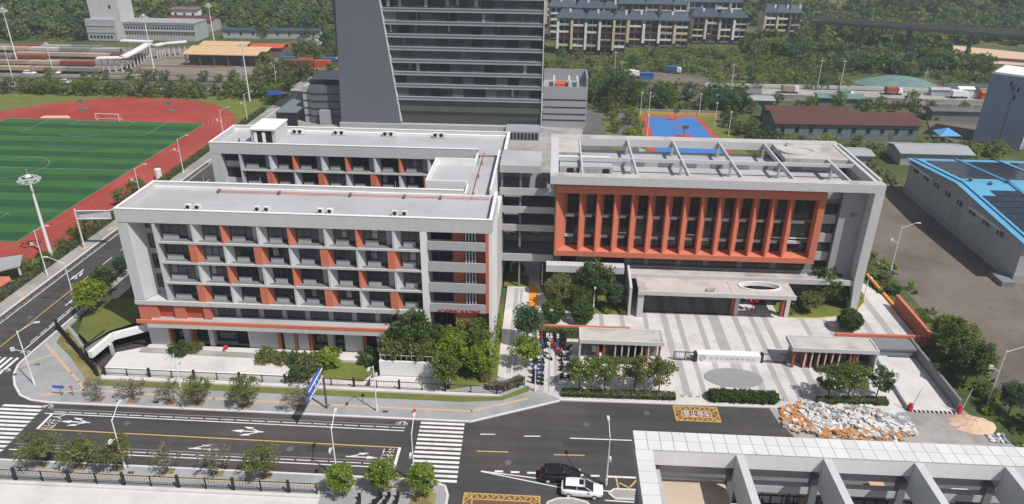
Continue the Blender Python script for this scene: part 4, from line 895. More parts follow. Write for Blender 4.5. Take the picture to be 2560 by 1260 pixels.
tag(tn.build('canopy_tent', 'tarp_blue'), 'bright blue pointed canopy tent by the bare lot', 'tent')
struct('yard', MB().poly([(106,198),(140,200),(140,228),(117,228)], -.1, .04), 'dirt')
KB = thing('grey_block', 'tall windowless blue-grey block with one white sunlit side at the right edge', 'building', (128.5,199,0))
u = Vector((-.77,.64)); v2 = Vector((.64,.77)); c0 = Vector((128.5,199)); c1 = c0+u*11.5; c2 = c1+v2*14; c3 = c0+v2*14
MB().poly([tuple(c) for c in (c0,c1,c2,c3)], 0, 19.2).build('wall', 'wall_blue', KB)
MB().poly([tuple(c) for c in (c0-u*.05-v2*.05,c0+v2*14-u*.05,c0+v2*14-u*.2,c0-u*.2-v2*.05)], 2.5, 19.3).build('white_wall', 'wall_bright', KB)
MB().poly([tuple(c) for c in (c0+u*.4+v2*.4,c1-u*.4+v2*.4,c2-u*.4-v2*.4,c3+u*.4-v2*.4)], 19.2, 19.6).build('roof', 'wall_bright', KB)
for s, z in ((4.2,15.2),(5.6,15.4),(4.6,13),(6.2,16.5)):
    p = c0+u*s-v2*.03; MB().poly([tuple(p), tuple(p+u*.45), tuple(p+u*.45+v2*.05), tuple(p+v2*.05)], z, z+1.3).build('slot_window', 'dark_void', KB)
p = c0+u*5.2-v2*.06; MB().poly([tuple(p), tuple(p+u*.18), tuple(p+u*.18+v2*.08), tuple(p+v2*.08)], 1, 17.5).build('downpipe', 'panel_grey', KB)
for i in range(5):
    p = c0+v2*(1.5+2.6*i)-u*.24; MB().poly([tuple(p), tuple(p+v2*1.3), tuple(p+v2*1.3+u*.03), tuple(p+u*.03)], 4, 18).build('window_strip', 'glass', KB)

# ---------------------------------------------------------------- grey tower behind the school
T = thing('office_tower', 'tall dark glass tower with a slanted blank grey slab on its left', 'tower', (-31,212,0))
MB().box(-60,-2.4,205.4,224,0,56).build('core', 'panel_grey', T)
MB().prism_y([(-60.2,0),(-42.8,0),(-42.8,2.2),(-49.4,56.5),(-58.0,56.5)], 204.0, 205.399).build('slab', 'panel_grey', T)
MB().add([(-42.75,203.95,2.2),(-42.45,203.95,2.2),(-49.05,203.95,56.5),(-49.35,203.95,56.5),(-42.75,205.3,2.2),(-42.45,205.3,2.2),(-49.05,205.3,56.5),(-49.35,205.3,56.5)], [(0,1,2,3),(1,5,6,2),(0,4,7,3)]).build('edge_trim', 'steel', T)
zb = [5.3,8.5]+[12.1+3.42*i for i in range(13)]
def edge_x(z): return -42.5-(z-2.2)*6.6/54.3
for i, z in enumerate(zb):
    MB().box(edge_x(z)+.05,-2.35,204.55,205.38,z,z+(1.0 if i else 1.5)).build('band', 'panel_mid' if i else 'glass_tower_low', T)
    if i: MB().box(edge_x(z)+.06,-2.2,204.3,204.549,z+.02,z+.28).box(edge_x(z)+.06,-2.2,204.35,204.548,z+.85,z+.99).build('trim', 'trim_grey', T)
rr = random.Random(3)
for i in range(len(zb)):
    z0 = (zb[i]+1.02) if i else zb[0]+1.5; z1 = zb[i+1]-.02 if i+1 < len(zb) else z0+2
    n = 13; xa = edge_x(z0)+.05
    for k in range(n):
        a = xa+(-2.45-xa)*k/n; b = xa+(-2.45-xa)*(k+1)/n-.1
        MB().box(a,b,205.1,205.38,z0,z1).build('window', 'glass_tower_low' if i == 0 else rr.choice(['glass_tower']*6+['glass','glass_pale']), T)
        if rr.random() < .22 and i: q_ = a+rr.random()*(b-a-1.0); MB().box(q_,q_+rr.uniform(.4,1.0),205.07,205.095,z0+rr.uniform(0,.8),z1-.1).build('blind', rr.choice(['curtain','glass_pale','panel_mid']), T)
MB().box(edge_x(2)+.05,-2.4,205.0,205.38,1.8,5.28).build('window', 'glass_tower_low', T)
MB().box(-2.35,-2.1,204.2,205.6,1.0,56).build('corner_trim', 'steel', T)
MB().box(-60.5,-1.8,203.2,205.3,0,1.7).build('podium', 'wall_grey', T)
MB().box(-12,-2.6,196,203.1,0,2.6).build('porch', 'panel_mid', T)
for i in range(9): MB().box(-11.7+1.0*i,-11.0+1.0*i,195.9,195.99,.3,2.2).build('porch_window', 'glass', T)
# side wings
WR = thing('tower_wing', 'grey banded annex with an open roof well, right of the tower', 'building', (4.5,215,0))
MB().box(-2.0,10.8,210,222,0,11.2).build('wall', 'panel_mid', WR)
for z in (8.1,5.9,3.9,2.1): MB().box(-2.05,10.5,209.9,209.999,z,z+.28).build('groove', 'dark_void', WR)
MB().box(-2.0,10.8,210,210.3,11.2,12.0).box(10.4,10.8,210.301,222,11.2,14.6).box(-2,10.8,222.001,222.4,0,14.6).build('parapet', 'panel_mid', WR)
for x in (.8,5.2,7.6): MB().box(x,x+.5,211,219,11.2,13.4).build('roof_fin', 'wall_white', WR)
MB().box(1.6,4.6,213,218,11.2,12.0).build('roof_box', 'roof_red', WR)
WL = thing('tower_wing', 'dark glass and panel annex left of the tower', 'building', (-66,213,0))
MB().box(-70.0,-60.3,208,222,0,11.2).build('wall', 'panel_grey', WL)
MB().box(-72.4,-70.001,209,222,0,10.6).build('side_wall', 'wall_shed', WL)
for z in (8.6,6.4,4.2,2.0): MB().box(-72.5,-70.1,208.9,208.999,z,z+.3).box(-69.9,-60.4,207.9,207.999,z,z+.3).build('groove', 'dark_void', WL)
MB().box(-67.2,-64.0,206.3,207.99,0,4.2).build('porch', 'panel_mid', WL)
MB().box(-69.8,-60.5,209,221,11.2,12.8).build('roof_glass', 'glass_blue', WL)
gy2 = thing('glass_canopy', 'long grey-green glass roof beside the tower forecourt', 'canopy', (-78,222,0))
MB().add([(-79.5,204,4.2),(-73,204,4.2),(-73,238,4.6),(-78.5,238,4.6),(-79.5,204,4.0),(-73,204,4.0),(-73,238,4.4),(-78.5,238,4.4)], [(0,1,2,3),(4,5,6,7),(0,1,5,4),(3,0,4,7)]).build('roof', 'wall_teal', gy2)
for y in (205,213,221,229,237): MB().box(-79.1,-78.9,y-.1,y+.1,0,4.2).build('post', 'steel_dark', gy2)
MB().box(-79.3,-73.2,204.3,204.5,0,3.9).build('front_glass', 'glass', gy2)
# garden walls between tower and school
for i, (x0, x1, y) in enumerate(((-6.5,0,139),(-6.5,0,146),(-6.5,-1,133))):
    tag(MB().box(x0,x1,y,y+1.0,0,1.0).build('garden_wall', 'concrete_pale'), 'pale garden wall between the school buildings, %s from the front' % ('second','third','first')[i], 'wall')
arch = MB(); arch.box(-1.5,.2,150,150.6,0,2.6); arch.box(-.4,4,150,150.6,2.0,3.6); arch.box(3,4,150,150.6,0,2.0)
tag(arch.build('garden_arch', 'concrete_pale'), 'pale archway behind the gap between school buildings', 'arch')
# ---------------------------------------------------------------- railway, station and far buildings on the left
bal = struct('railway_bed', MB().poly([(-420,258),(-100,262),(-92,275),(-100,300),(-150,318),(-420,330)], -.2, .0), 'ballast')
struct('road', MB().poly([(-420,240),(-86,244.5),(-86,256),(-420,255.5)], -.1, .02), 'asphalt_old')
MB().wall([(-420,256.5),(-100,259.5)], .35, 0, .9).build('barrier_wall', 'concrete', bal)
MB().wall([(-230,243),(-97,244.8)], .2, 0, .5).build('barrier_wall', 'concrete_pale', bal)
for i in range(9):
    y = 265+5.4*i
    for d in (0,1.5): MB().wall([(-420,y+d-3),(-118-2*i,y+d+1)], .16, 0, .25).build('rail', 'rail', bal)
    MB().strip([(-420,y-.7+.75-3),(-118-2*i,y+.75+1)], 2.4, .06).build('sleeper_bed', 'concrete' if i % 3 else 'dirt', bal)
def wagon_proto(m):
    t = thing('freight_wagon', 'x', 'wagon')
    MB().box(-6.2,6.2,-1.4,1.4,.9,2.2).build('body', m, t, True); MB().box(-6.3,6.3,-1.3,1.3,.6,.9).build('underframe', 'iron', t, True)
    for x in (-4.4,4.4): MB().box(x-1.3,x+1.3,-1.1,1.1,.05,.6).build('bogie', 'iron', t, True)
    for i in range(7): MB().box(-5.9+1.95*i,-5.8+1.95*i,-1.46,-1.401,.95,2.15).build('rib', m, t, True)
    return t
wp_ = {m: wagon_proto(m) for m in ('wagon_tan','wagon_grey','rust','wagon_pale')}
wn = {'wagon_tan':'tan','wagon_grey':'grey','rust':'rust red','wagon_pale':'pale grey'}
rows = [(0,-240,6,-1.6),(2,-236,5,-1.0),(4,-262,5,-.3),(5,-212,4,0),(7,-240,5,.6),(8,-225,3,1.2)]
for li, (r, x0, nw_, sh_) in enumerate(rows):
    for k in range(nw_):
        m = random.choice(['wagon_tan','wagon_tan','wagon_grey','wagon_grey','rust','wagon_pale'] if r else ['wagon_tan','wagon_grey','wagon_tan'])
        x = x0+13.2*k
        if x > -150: continue
        y = 265+5.4*r+.75-3+4*(x+420)/300.0
        place(wp_[m], (x,y,.2), .0132, '%s freight wagon in the railway yard, on the %s track from the road' % (wn[m], ('first','second','third','fourth','fifth','sixth')[li]), 'freight wagons in the railway yard')
ST = thing('station_building', 'pale station building with a tall windowless tower at its left end', 'building', (-182,338,0))
MB().box(-211,-197,336,348,0,27).build('tower', 'wall_white', ST)
MB().box(-213,-199.5,334,336,0,9.5).build('lower_tower', 'wall_shed', ST)
MB().box(-199,-163.5,337,350,0,7.8).build('wall', 'wall_shed', ST)
for z in (6.6,3.6): MB().box(-213.2,-199.3,333.8,333.99,z,z+.4).box(-199,-163.3,336.7,336.99,z+.6,z+.9).build('band', 'wall_grey', ST)
MB().box(-199.2,-163.3,336.7,350.2,7.8,8.2).build('roof', 'roof_grey', ST)
for i in range(26):
    x = -197.5+1.3*i; MB().box(x,x+.7,336.9,336.99,5.3,6.2).build('window', 'glass', ST); MB().box(x,x+.7,336.9,336.99,2.7,3.5).build('window', 'glass', ST)
for i in range(7): MB().box(-211.8+1.6*i,-210.9+1.6*i,333.9,333.99,1.2,2.4).build('window', 'glass', ST)
for z in (20.5,23.5): MB().box(-209,-199,335.9,335.99,z,z+.9).build('louvre', 'stone_brown', ST)
MB().box(-201.5,-200.5,335.9,335.99,14,15.4).build('window', 'glass', ST)
for i in range(6): MB().box(-195+5.3*i,-194.2+5.3*i,340,341,8.2,9.2).build('roof_vent', 'wall_white', ST)
def white_canopy(label, pts, w, z):
    t = thing('platform_canopy', label, 'canopy', (*pts[0],0), 'white platform canopies at the station')
    MB().wall(pts, w, z, z+.5).build('roof', 'wall_bright', t)
    for i in range(len(pts)-1):
        a = Vector(pts[i]); b = Vector(pts[i+1])
        for k in range(4): p = a+(b-a)*(k+.5)/4; MB().box(p.x-.2,p.x+.2,p.y-.2,p.y+.2,0,z).build('post', 'steel', t)
    return t
white_canopy('long white canopy bending across the tracks', [(-169.7,268.5),(-160.9,270.5),(-163.0,285),(-166,299.5)], 3.2, 5.2)
white_canopy('white canopy along the station front', [(-179,303),(-166,302)], 3.0, 5.6)
white_canopy('white stepped canopy right of the station', [(-161.5,295.5),(-160,301),(-153,306)], 2.6, 5.2)
def tan_canopy(label, x0, x1, y0, y1, z):
    t = thing('yard_canopy', label, 'canopy', ((x0+x1)/2,(y0+y1)/2,0), 'tan goods-yard canopies')
    MB().prism_x([(y0,z),(y1,z+.9),(y1,z+1.2),(y0,z+.3)], x0, x1).build('roof', 'roof_tan', t)
    for i in range(6):
        x = x0+1+(x1-x0-2)*i/5; MB().box(x-.2,x+.2,y0+.4,y0+.8,0,z).build('post', 'steel_dark', t)
    MB().box(x0+.5,x1-.5,y1-.5,y1-.2,0,z).build('back_wall', 'stone_brown', t)
tan_canopy('nearest tan canopy in the goods yard', -144.5, -114.5, 283.5, 288.2, 4.4)
tan_canopy('middle tan canopy in the goods yard', -146.3, -113.5, 292.0, 297, 4.4)
tan_canopy('farthest tan canopy in the goods yard', -146.5, -126.3, 302.5, 308, 4.4)
shed('red-roofed shed beside the tan canopies', (-118.5,308), 13, 8, 4, .8, 0, 'stone_brown', 'roof_red', 'goods_shed', 'shed')
shed('long low dark shed behind the goods yard', (-133,352), 46, 5, 3.5, .8, .05, 'wall_shed', 'roof_blue', 'goods_shed', 'shed', 8)
shed('white cube house with dark roof on the hill behind the station', (-193,394), 14, 10, 7, .6, 0, 'wall_bright', 'stone_brown', 'house', 'house', 3)
shed('dark maroon roofed hall behind the station', (-180,372), 22, 12, 5, 1.4, 0, 'concrete', 'roof_brown', 'hall', 'hall', 4)
shed('red-roofed white house left of the tower', (-97,372), 8, 7, 6, 1.6, .3, 'wall_bright', 'roof_red', 'house', 'house', 2)
shed('small red-roofed house farther behind the tower', (-103,384), 9, 6, 4, 1.4, .1, 'wall_bright', 'roof_red', 'house', 'house', 2)
shed('white hut with dark roof in the trees by the railway', (-108,330), 9, 5, 2.8, .6, -.2, 'wall_bright', 'roof_grey', 'hut', 'hut', 2)
shed('pale site cabin beside the container row', (-80,291), 9, 4, 3, .3, 0, 'wall_white', 'roof_grey', 'site_cabin', 'cabin', 3)
shed('white site cabin close to the tower', (-71,292), 6, 4, 3, .3, 0, 'wall_bright', 'roof_grey', 'site_cabin', 'cabin', 2)
def container(label, x, y, m, rz=0):
    t = thing('shipping_container', label, 'container', (x,y,0), 'containers behind the tower', rz)
    MB().box(-3,3,-1.2,1.2,.1,2.7).build('body', m, t, True)
    for i in range(9): MB().box(-2.8+.66*i,-2.6+.66*i,-1.26,-1.201,.2,2.6).build('rib', m, t, True)
    MB().box(3.001,3.06,-1.1,1.1,.15,2.6).build('door', m, t, True)
for i, (x, y, m) in enumerate(((-103,287,'rust'),(-96.6,287.5,'rust'),(-90,287.2,'roof_red'),(-98,291,'rust'),(-106,292.5,'container_blue'),(-88.5,293,'container_blue'))):
    container(('leftmost front rust red container','middle rust red container','rightmost bright red container','rust red container in the second row','blue container at the left end of the row','blue container at the right behind the red one')[i], x, y, m)
struct('clearing', MB().poly([(-240,342),(-216,345),(-214,362),(-245,366)], -.1, .05), 'dirt')
struct('clearing', MB().poly([(-200,356),(-168,356),(-165,380),(-204,386)], -.1, .06), 'dirt')
struct('clearing', MB().poly([(-112,280),(-66,282),(-66,296),(-112,297)], -.1, .05), 'soil')
# red building at the very left edge
shed('red building cut by the left edge of the picture beside the track', (-189,226), 7, 13, 7.5, .3, 0, 'roof_red', 'roof_grey', 'stand_building', 'building', 0)

# ---------------------------------------------------------------- apartment blocks
def apartment(label, x, y, w, nb, ns, rz, wall, group, base_z=0, detail=True):
    t = thing('apartment_block', label, 'building', (x,y,base_z), group, rz); rg_ = random.Random(int(x*7+y))
    d = 11.0; H = 2.85*ns+.9
    MB().box(0,w,1.6,d,-.5,H).build('wall', wall, t, True)
    MB().box(0,w,1.5,1.599,-.5,2.6).build('stone_base', 'stone_brown', t, True)
    bw = w/nb; step = 2 if nb > 3 else 1
    for k in range(0, nb, step):                      # stepped roofs, one hipped piece for each pair of bays
        x0, x1 = k*bw-.4, min(nb,k+step)*bw+.4; dy = rg_.uniform(-.8,.6); zz = rg_.uniform(-.3,.5)
        MB().add([(x0,dy-.6,H-.1),(x1,dy-.6,H-.1),(x1,d+.6,H-.1),(x0,d+.6,H-.1),(x0+2.2,d*.5,H+2.7+zz),(x1-2.2,d*.5,H+2.7+zz)], [(0,1,5,4),(1,2,5),(2,3,4,5),(3,0,4)]).build('roof', 'roof_blue', t, True)
        MB().box(x0+bw*.9,x0+bw*.9+.9,d*.3,d*.3+.9,H+1,H+3.1).build('roof_tank', 'steel_white', t, True)
    for b in range(nb):
        x0 = b*bw; o = rg_.choice((0,-.5,.45)); pm = rg_.choice([wall,wall,'wall_bright','stone_brown'])
        MB().box(x0,x0+bw*.17,-.5+o,1.499,2.0,H-rg_.uniform(.4,2.2)).build('pier', pm, t, True)
        MB().box(x0+bw*.92,x0+bw,.9,1.499,-.4,H-.2).build('shaft', 'dark_void' if b % 2 else 'stone_brown', t, True)
        if not detail: continue
        for s in range(ns):
            z = 2.85*s+.4
            MB().box(x0+bw*.18,x0+bw*.9,-.25+o,1.498,z-.15,z+.05).box(x0+bw*.18,x0+bw*.9,-.3+o,-.2+o,z+.05,z+rg_.choice((.5,.75,.95))).build('balcony', rg_.choice(['wall_bright','wall_bright','cream','wall_shed','roof_brown']) if s else 'stone_brown', t, True)
            q = MB().box(x0+bw*.2,x0+bw*.9,1.42,1.499,z+.2,z+2.4).build('window', rg_.choice(['glass','glass','stone_brown']), t, True)
            MB().box(x0+bw*.53,x0+bw*.57,.6+o*.5,1.419,z+.05,z+2.6).build('divider', rg_.choice(('wall_bright','cream')), q, True)
            if rg_.random() < .3: MB().box(x0+bw*.25,x0+bw*.45,.2+o,.5+o,z+.05,z+.7+rg_.random()).build('laundry', rg_.choice(['plastic_white','plastic_red','plastic_blue','roof_tan']), t, True)
    return t
AG = 'apartment blocks with blue roofs'
apartment('nearest cream apartment block with five storeys of white balconies', 2.0, 327, 30, 5, 5, -.06, 'cream', AG)
apartment('brownish apartment block second from the tower', 34, 346, 28, 4, 4, -.03, 'cream', AG)
apartment('grey-white apartment block third from the tower', 65, 359, 26, 4, 4, .0, 'wall_white', AG)
apartment('rightmost apartment block standing apart near the viaduct', 104, 379, 18, 3, 4, .0, 'cream', AG)
apartment('rear apartment block directly behind the nearest cream one', -2, 362, 32, 5, 5, -.04, 'cream', AG)
apartment('rear apartment block behind the brownish one', 32, 380, 34, 5, 5, -.02, 'wall_shed', AG)
apartment('rear apartment block behind the grey-white one', 68, 392, 28, 4, 5, 0, 'wall_shed', AG, 0)
apartment('farthest apartment block at the top edge left', -4, 398, 36, 5, 5, -.03, 'cream', AG, 0)
apartment('farthest apartment block at the top edge middle', 34, 416, 40, 5, 5, -.02, 'cream', AG, 1)
apartment('farthest apartment block at the top edge behind the tower', -40, 402, 33, 5, 5, -.02, 'cream', AG, 0, False)
apartment('apartment block at the top edge left of the rear row', -6, 436, 38, 5, 5, 0, 'cream', AG, 2, False)
apartment('apartment block at the top edge right of the rear row', 76, 424, 26, 4, 5, 0, 'wall_shed', AG, 1, False)
for i, (x, y, w, m, s) in enumerate(((60,433,22,'roof_red','left'),(86,430,16,'roof_red','middle'),(118,402,14,'roof_red','right'),(126,418,20,'roof_grey','grey'))):
    shed('low %s roof behind the apartments, %s one of the row' % ('red' if m == 'roof_red' else 'grey', s), (x,y), w, 8, 5+2*ground_h(x,y)/2, 1, 0, 'wall_white', m, 'house', 'house', 3)
# ---------------------------------------------------------------- viaduct, road and earthworks on the right
VD = thing('viaduct', 'long road viaduct, coloured dark for tree shade, crossing the woods at the upper right', 'viaduct', (160,345,0))
vp = [(121,361),(155,347),(200,329),(260,306),(330,282)]
MB().wall(vp, 8.5, 10.2, 11.6).build('deck', 'asphalt', VD)  # dark asphalt tones paint tree shade onto deck and parapets
MB().wall([(p[0]+1.4,p[1]-3.9) for p in vp], .4, 11.6, 12.5).build('parapet', 'asphalt_old', VD); MB().wall([(p[0]-1.4,p[1]+3.9) for p in vp], .4, 11.6, 12.5).build('parapet', 'asphalt_old', VD)
for i in range(len(vp)-1):
    for k in (0.1,.6): p = Vector(vp[i])+(Vector(vp[i+1])-Vector(vp[i]))*k; MB().cyl(p.x,p.y,-.3,10.2,.9,n=12).build('pier', 'asphalt_old', VD)
struct('road', MB().poly([(40,250),(75,249),(160,246),(330,240),(330,262),(160,266),(75,267),(52,268),(40,262)], -.1, .05), 'asphalt_old')
struct('clearing', MB().poly([(74,258),(150,256),(150,266),(76,267)], -.1, .08), 'concrete')
struct('clearing', MB().poly([(178,362),(190,368),(225,345),(280,330),(280,296),(205,318),(180,326)], -.1, .10), 'sand')
struct('clearing', MB().poly([(30,272),(58,270),(62,282),(44,292),(24,286)], -.1, .06), 'dirt')
struct('clearing', MB().poly([(62,285),(84,280),(82,290),(66,294)], -.1, .06), 'dirt')
mn = MB(); n = 14; rows_ = 6
for j in range(rows_+1):
    for i in range(n):
        r = 1-j/rows_; a = 2*math.pi*i/n; mn.v.append((128.5+15*r*math.cos(a)*(1+.08*math.sin(3*a)), 279+9*r*math.sin(a), 3.2*(1-r*r)-.1))
mn.f = [(j*n+i, j*n+(i+1)%n, (j+1)*n+(i+1)%n, (j+1)*n+i) for j in range(rows_) for i in range(n)]; mn.m = [0]*len(mn.f)
tag(mn.build('netted_mound', 'net_green', None, False, True), 'earth mound covered in teal green netting by the far road', 'mound')
tag(MB().wall([(142,272),(165,272.5),(190,271)], .3, 0, 2.2).build('net_fence', 'net_green'), 'teal netting fence right of the netted mound', 'fence')
def truck(label, x, y, rz, m):
    t = thing('truck', label, 'truck', (x,y,0), 'trucks on the far right', rz)
    MB().box(-2.6,1.6,-1.1,1.1,.9,2.7).build('cargo_body', m, t, True); MB().prism_y([(1.7,.6),(3.2,.6),(3.2,1.5),(2.9,2.4),(1.7,2.4)], -1.05, 1.05).build('cab', 'car_white', t, True)
    for a in (-1.6,2.4):
        for b in (-1.0,1.0): MB().tube((a,b-.12,.42),(a,b+.12,.42),.42,n=10).build('wheel', 'rubber', t, True)
truck('green-bodied truck parked on the far road', 101,255,.5,'net_green'); truck('red-brown truck on the far road', 120,262,.1,'rust'); truck('white truck at the right end of the far road', 141,259,.1,'steel_white'); truck('dark truck beside the netting fence', 152,262,-.1,'wagon_grey'); truck('tan truck in the middle of the far road', 84,261,.05,'wagon_tan'); truck('pale truck near the apartments', 30.5,281,.2,'steel_white'); truck('blue truck on the dirt clearing', 47.5,290,-.3,'container_blue')
tag(MB().box(33.5,38.5,276.8,279,.0,2.3).box(33.4,38.6,276.6,279.2,2.3,2.5).build('blue_tank', 'container_blue'), 'small blue roofed hut on the dirt clearing below the apartments', 'hut')

# ---------------------------------------------------------------- street lamps, masts, signs
def lamp_proto(h, arm, name='street_lamp', two=True):
    t = thing(name, 'x', 'street lamp')
    MB().tube((0,0,0),(0,0,h),.10,.06,8).build('pole', 'steel_white', t, True); MB().cyl(0,0,0,.9,.14,n=8).build('base', 'steel_white', t, True)
    a = MB(); a.tube((0,0,h*.97),(0,-arm,h+.9),.05,.04,6); a.build('arm', 'steel_white', t, True)
    MB().box(-.14,.14,-arm-.7,-arm,h+.82,h+.96).build('lamp_head', 'steel', t, True)
    if two:
        MB().tube((0,0,h*.62),(0,.9,h*.68),.04,.03,6).build('arm', 'steel_white', t, True); MB().box(-.11,.11,.9,1.4,h*.66,h*.72).build('lamp_head', 'steel', t, True)
    return t
LP = lamp_proto(7.0, 1.7); LQ = lamp_proto(8.6, 2.2)
LG = 'white street lamps'
for x, y, rz, lab in ((-21.1,75.4,0,'white street lamp on the far pavement right of the blue sign'),(-47.2,76.2,.15,'white street lamp on the far pavement among the bare trees'),(-47.9,63.0,math.pi,'white street lamp on the near pavement left of the middle'),(-23.0,63.2,math.pi,'white street lamp on the near pavement near the stop line'),(7.85,63.9,math.pi*1.02,'white street lamp beside the white car'),(-14.0,63.0,math.pi,'white street lamp at the corner of the near pavement behind the trees')):
    place(LP, (x,y,.12), rz, lab, LG)
for x, y, rz, lab in ((-68.6,77.8,1.9,'tall white lamp post on the paved street corner at the left'),(-74.6,97.5,-1.5,'white lamp post on the side street by the grass mound'),(-86.9,108.8,1.57,'white lamp post on the west pavement near the shed'),(-74.8,116.5,-1.57,'white lamp post beside the dark shade of the school'),(-86.6,141,1.57,'white lamp post on the west pavement beyond the sign frame'),(-87.5,162,1.57,'white lamp post on the west pavement halfway along the pitch'),(-88.3,188,1.57,'white lamp post beside the track bend'),(-88.8,206,1.57,'white lamp post behind the stair house'),(59.6,82.2,1.5,'tall lamp post at the right edge beside the bare yard'),(63.1,122,1.5,'lamp post by the bare yard behind the orange edge'),(-94.6,247.6,0,'lamp post on the forecourt left of the tower')):
    place(LQ, (x,y,.1), rz, lab, LG)
gl = lamp_proto(3.6, .5, 'garden_lamp', False)
for x, y, lab in ((-.7,81,'garden lamp at the start of the scooter path'),(-.3,111.5,'garden lamp at the end of the orange strip'),(8.2,103.6,'garden lamp in the lawn left of the canopy'),(8.0,84.6,'garden lamp between the plaza trees'),(53.9,110.4,'garden lamp on the right lawn edge')): place(gl, (x,y,.13), 0, lab, 'garden lamps on the campus')
def mast_proto(h):
    t = thing('floodlight_mast', 'x', 'mast')
    MB().tube((0,0,0),(0,0,h),.34,.16,10).build('pole', 'steel_white', t, True)
    r = MB()
    for rr_, z in ((1.5,h-.9),(1.5,h-.2),(.7,h+.1)):
        for i in range(12):
            a, b = math.pi*2*i/12, math.pi*2*(i+1)/12; r.tube((rr_*math.cos(a),rr_*math.sin(a),z),(rr_*math.cos(b),rr_*math.sin(b),z),.05,n=4)
    for i in range(6): a = math.pi*i/3; r.tube((0,0,h-1.2),(1.5*math.cos(a),1.5*math.sin(a),h-.5),.04,n=4)
    r.build('lamp_ring', 'steel_white', t, True)
    for i in range(8):
        a = math.pi*i/4; x, y = 1.6*math.cos(a), 1.6*math.sin(a); MB().box(x-.2,x+.2,y-.14,y+.14,h-.8,h-.4).build('floodlight', 'steel', t, True)
    MB().cyl(0,0,h,h+.3,.5,.4,10).build('cap', 'steel_white', t, True); MB().tube((0,0,h+.3),(0,0,h+1.6),.03,n=4).build('lightning_rod', 'steel', t, True)
    return t
M1 = mast_proto(16.2)
for i, (x, y, sc, lab) in enumerate(((-89.6,114.5,1,'white floodlight mast beside the football pitch, nearest the camera'),(-98,231.5,1.15,'white floodlight mast behind the bend of the running track'),(-209,279,1.3,'white floodlight mast in the railway yard at far left'),(-148.7,268.7,1.3,'white floodlight mast in front of the station'),(-145.2,315,1.2,'white floodlight mast behind the tan canopies'),(-188,246.5,.8,'slim mast by the road at far left'),(-182.4,260.4,.75,'slim mast among the parked cars by the railway'))):
    place(M1, (x,y,0), 0, lab, 'floodlight masts', (sc if i == 0 else sc*.62, sc if i == 0 else sc*.62, sc))
for i, (x, y, h) in enumerate(((23.2,270,12),(25,262,10),(64,262,10),(96,268,11),(104,268,11),(130,262,9))):
    pb = MB().tube((x,y,0),(x,y,h),.16,.10,6); pb.box(x-.9,x+.9,y-.05,y+.05,h-1.0,h-.85)
    tag(pb.build('utility_pole', 'steel'), 'utility pole in the scrub before the apartments, number %d from the left' % (i+1), 'pole', 'utility poles on the right')
for i, (x, y, h) in enumerate(((28.0,203,6),(28.4,226,7),(31,226,7),(46.5,226,7),(49.2,215,7),(51.2,205,7))):
    pb = MB().tube((x,y,0),(x,y,h),.09,.07,6); pb.box(x-.3,x+.3,y-.1,y+.1,h,h+.25)
    tag(pb.build('court_light', 'steel_white'), 'white floodlight pole around the blue court, number %d from the left front' % (i+1), 'pole', 'light poles round the court')
for i, y in enumerate((203.5,221)):
    hp = MB().tube((38.4,y,0),(38.4,y,3),.08,n=6); hp.box(37.5,39.3,y-.9,y-.85,2.6,3.6); hp.tube((38.4,y,3),(38.4,y-.9,3.1),.06,n=5)
    tag(hp.build('basketball_hoop', 'steel_dark'), 'basketball hoop at the %s end of the blue court' % ('near','far')[i], 'hoop')
for i, (x, y) in enumerate(((-144.4,215.7),(-117,216))):
    hp = MB().box(x-1.2,x+1.2,y-.5,y+.5,.1,.6); hp.tube((x,y,.3),(x,y,3.2),.09,n=6); hp.box(x-.9,x+.9,y-1.0,y-.95,2.7,3.6); hp.tube((x,y,3.1),(x,y-1,3.1),.06,n=5)
    tag(hp.build('basketball_hoop', 'net_green'), 'green basketball hoop on the track apron at the %s' % ('left','right')[i], 'hoop')
def goal(label, x0, x1, y, s):
    t = thing('football_goal', label, 'goal', ((x0+x1)/2,y,0))
    g = MB(); g.tube((x0,y,.1),(x0,y,2.1),.09,n=6); g.tube((x1,y,.1),(x1,y,2.1),.09,n=6); g.tube((x0,y,2.1),(x1,y,2.1),.09,n=6); g.build('frame', 'steel_white', t)
    b = MB()
    for x in (x0,x1): b.tube((x,y,2.1),(x,y+s*1.6,.15),.05,n=5); b.tube((x,y,.15),(x,y+s*1.6,.15),.05,n=5)
    b.tube((x0,y+s*1.6,.15),(x1,y+s*1.6,.15),.05,n=5); b.build('back_stay', 'steel_white', t)
goal('white football goal at the far end of the pitch', -134.1,-127.1,204.9,1); goal('white football goal at the near end of the pitch', -134.1,-127.1,121.2,-1)
# blue direction sign over the street
SG = thing('direction_sign', 'blue overhead direction sign on a grey post beside the street', 'sign', (-27.7,75.5,0))
MB().tube((-27.7,75.5,.1),(-27.7,75.5,6.6),.16,.12,8).build('post', 'steel_dark', SG)
MB().tube((-27.7,75.5,6.4),(-27.9,70.6,6.3),.09,n=6).tube((-27.7,75.5,5.3),(-27.9,70.6,5.2),.09,n=6).build('arm', 'steel', SG)
MB().add([(-27.95,74.6,4.7),(-28.2,70.6,4.6),(-28.0,70.6,7.0),(-27.75,74.6,7.1),(-27.88,74.6,4.7),(-28.13,70.6,4.6),(-27.93,70.6,7.0),(-27.68,74.6,7.1)], [(0,1,2,3),(4,5,6,7),(0,1,5,4),(1,2,6,5),(2,3,7,6),(3,0,4,7)]).build('panel', 'sign_blue', SG)
for a, b in ((((74.0),5.2),(73.2,6.4)),((73.2,6.4),(71.6,6.5)),((72.6,5.0),(72.5,6.3)),((71.4,5.1),(71.2,5.6))):
    MB().tube((-27.74,a[0],a[1]),(-27.72,b[0],b[1]),.07,n=4).build('arrow_line', 'wall_bright', SG)
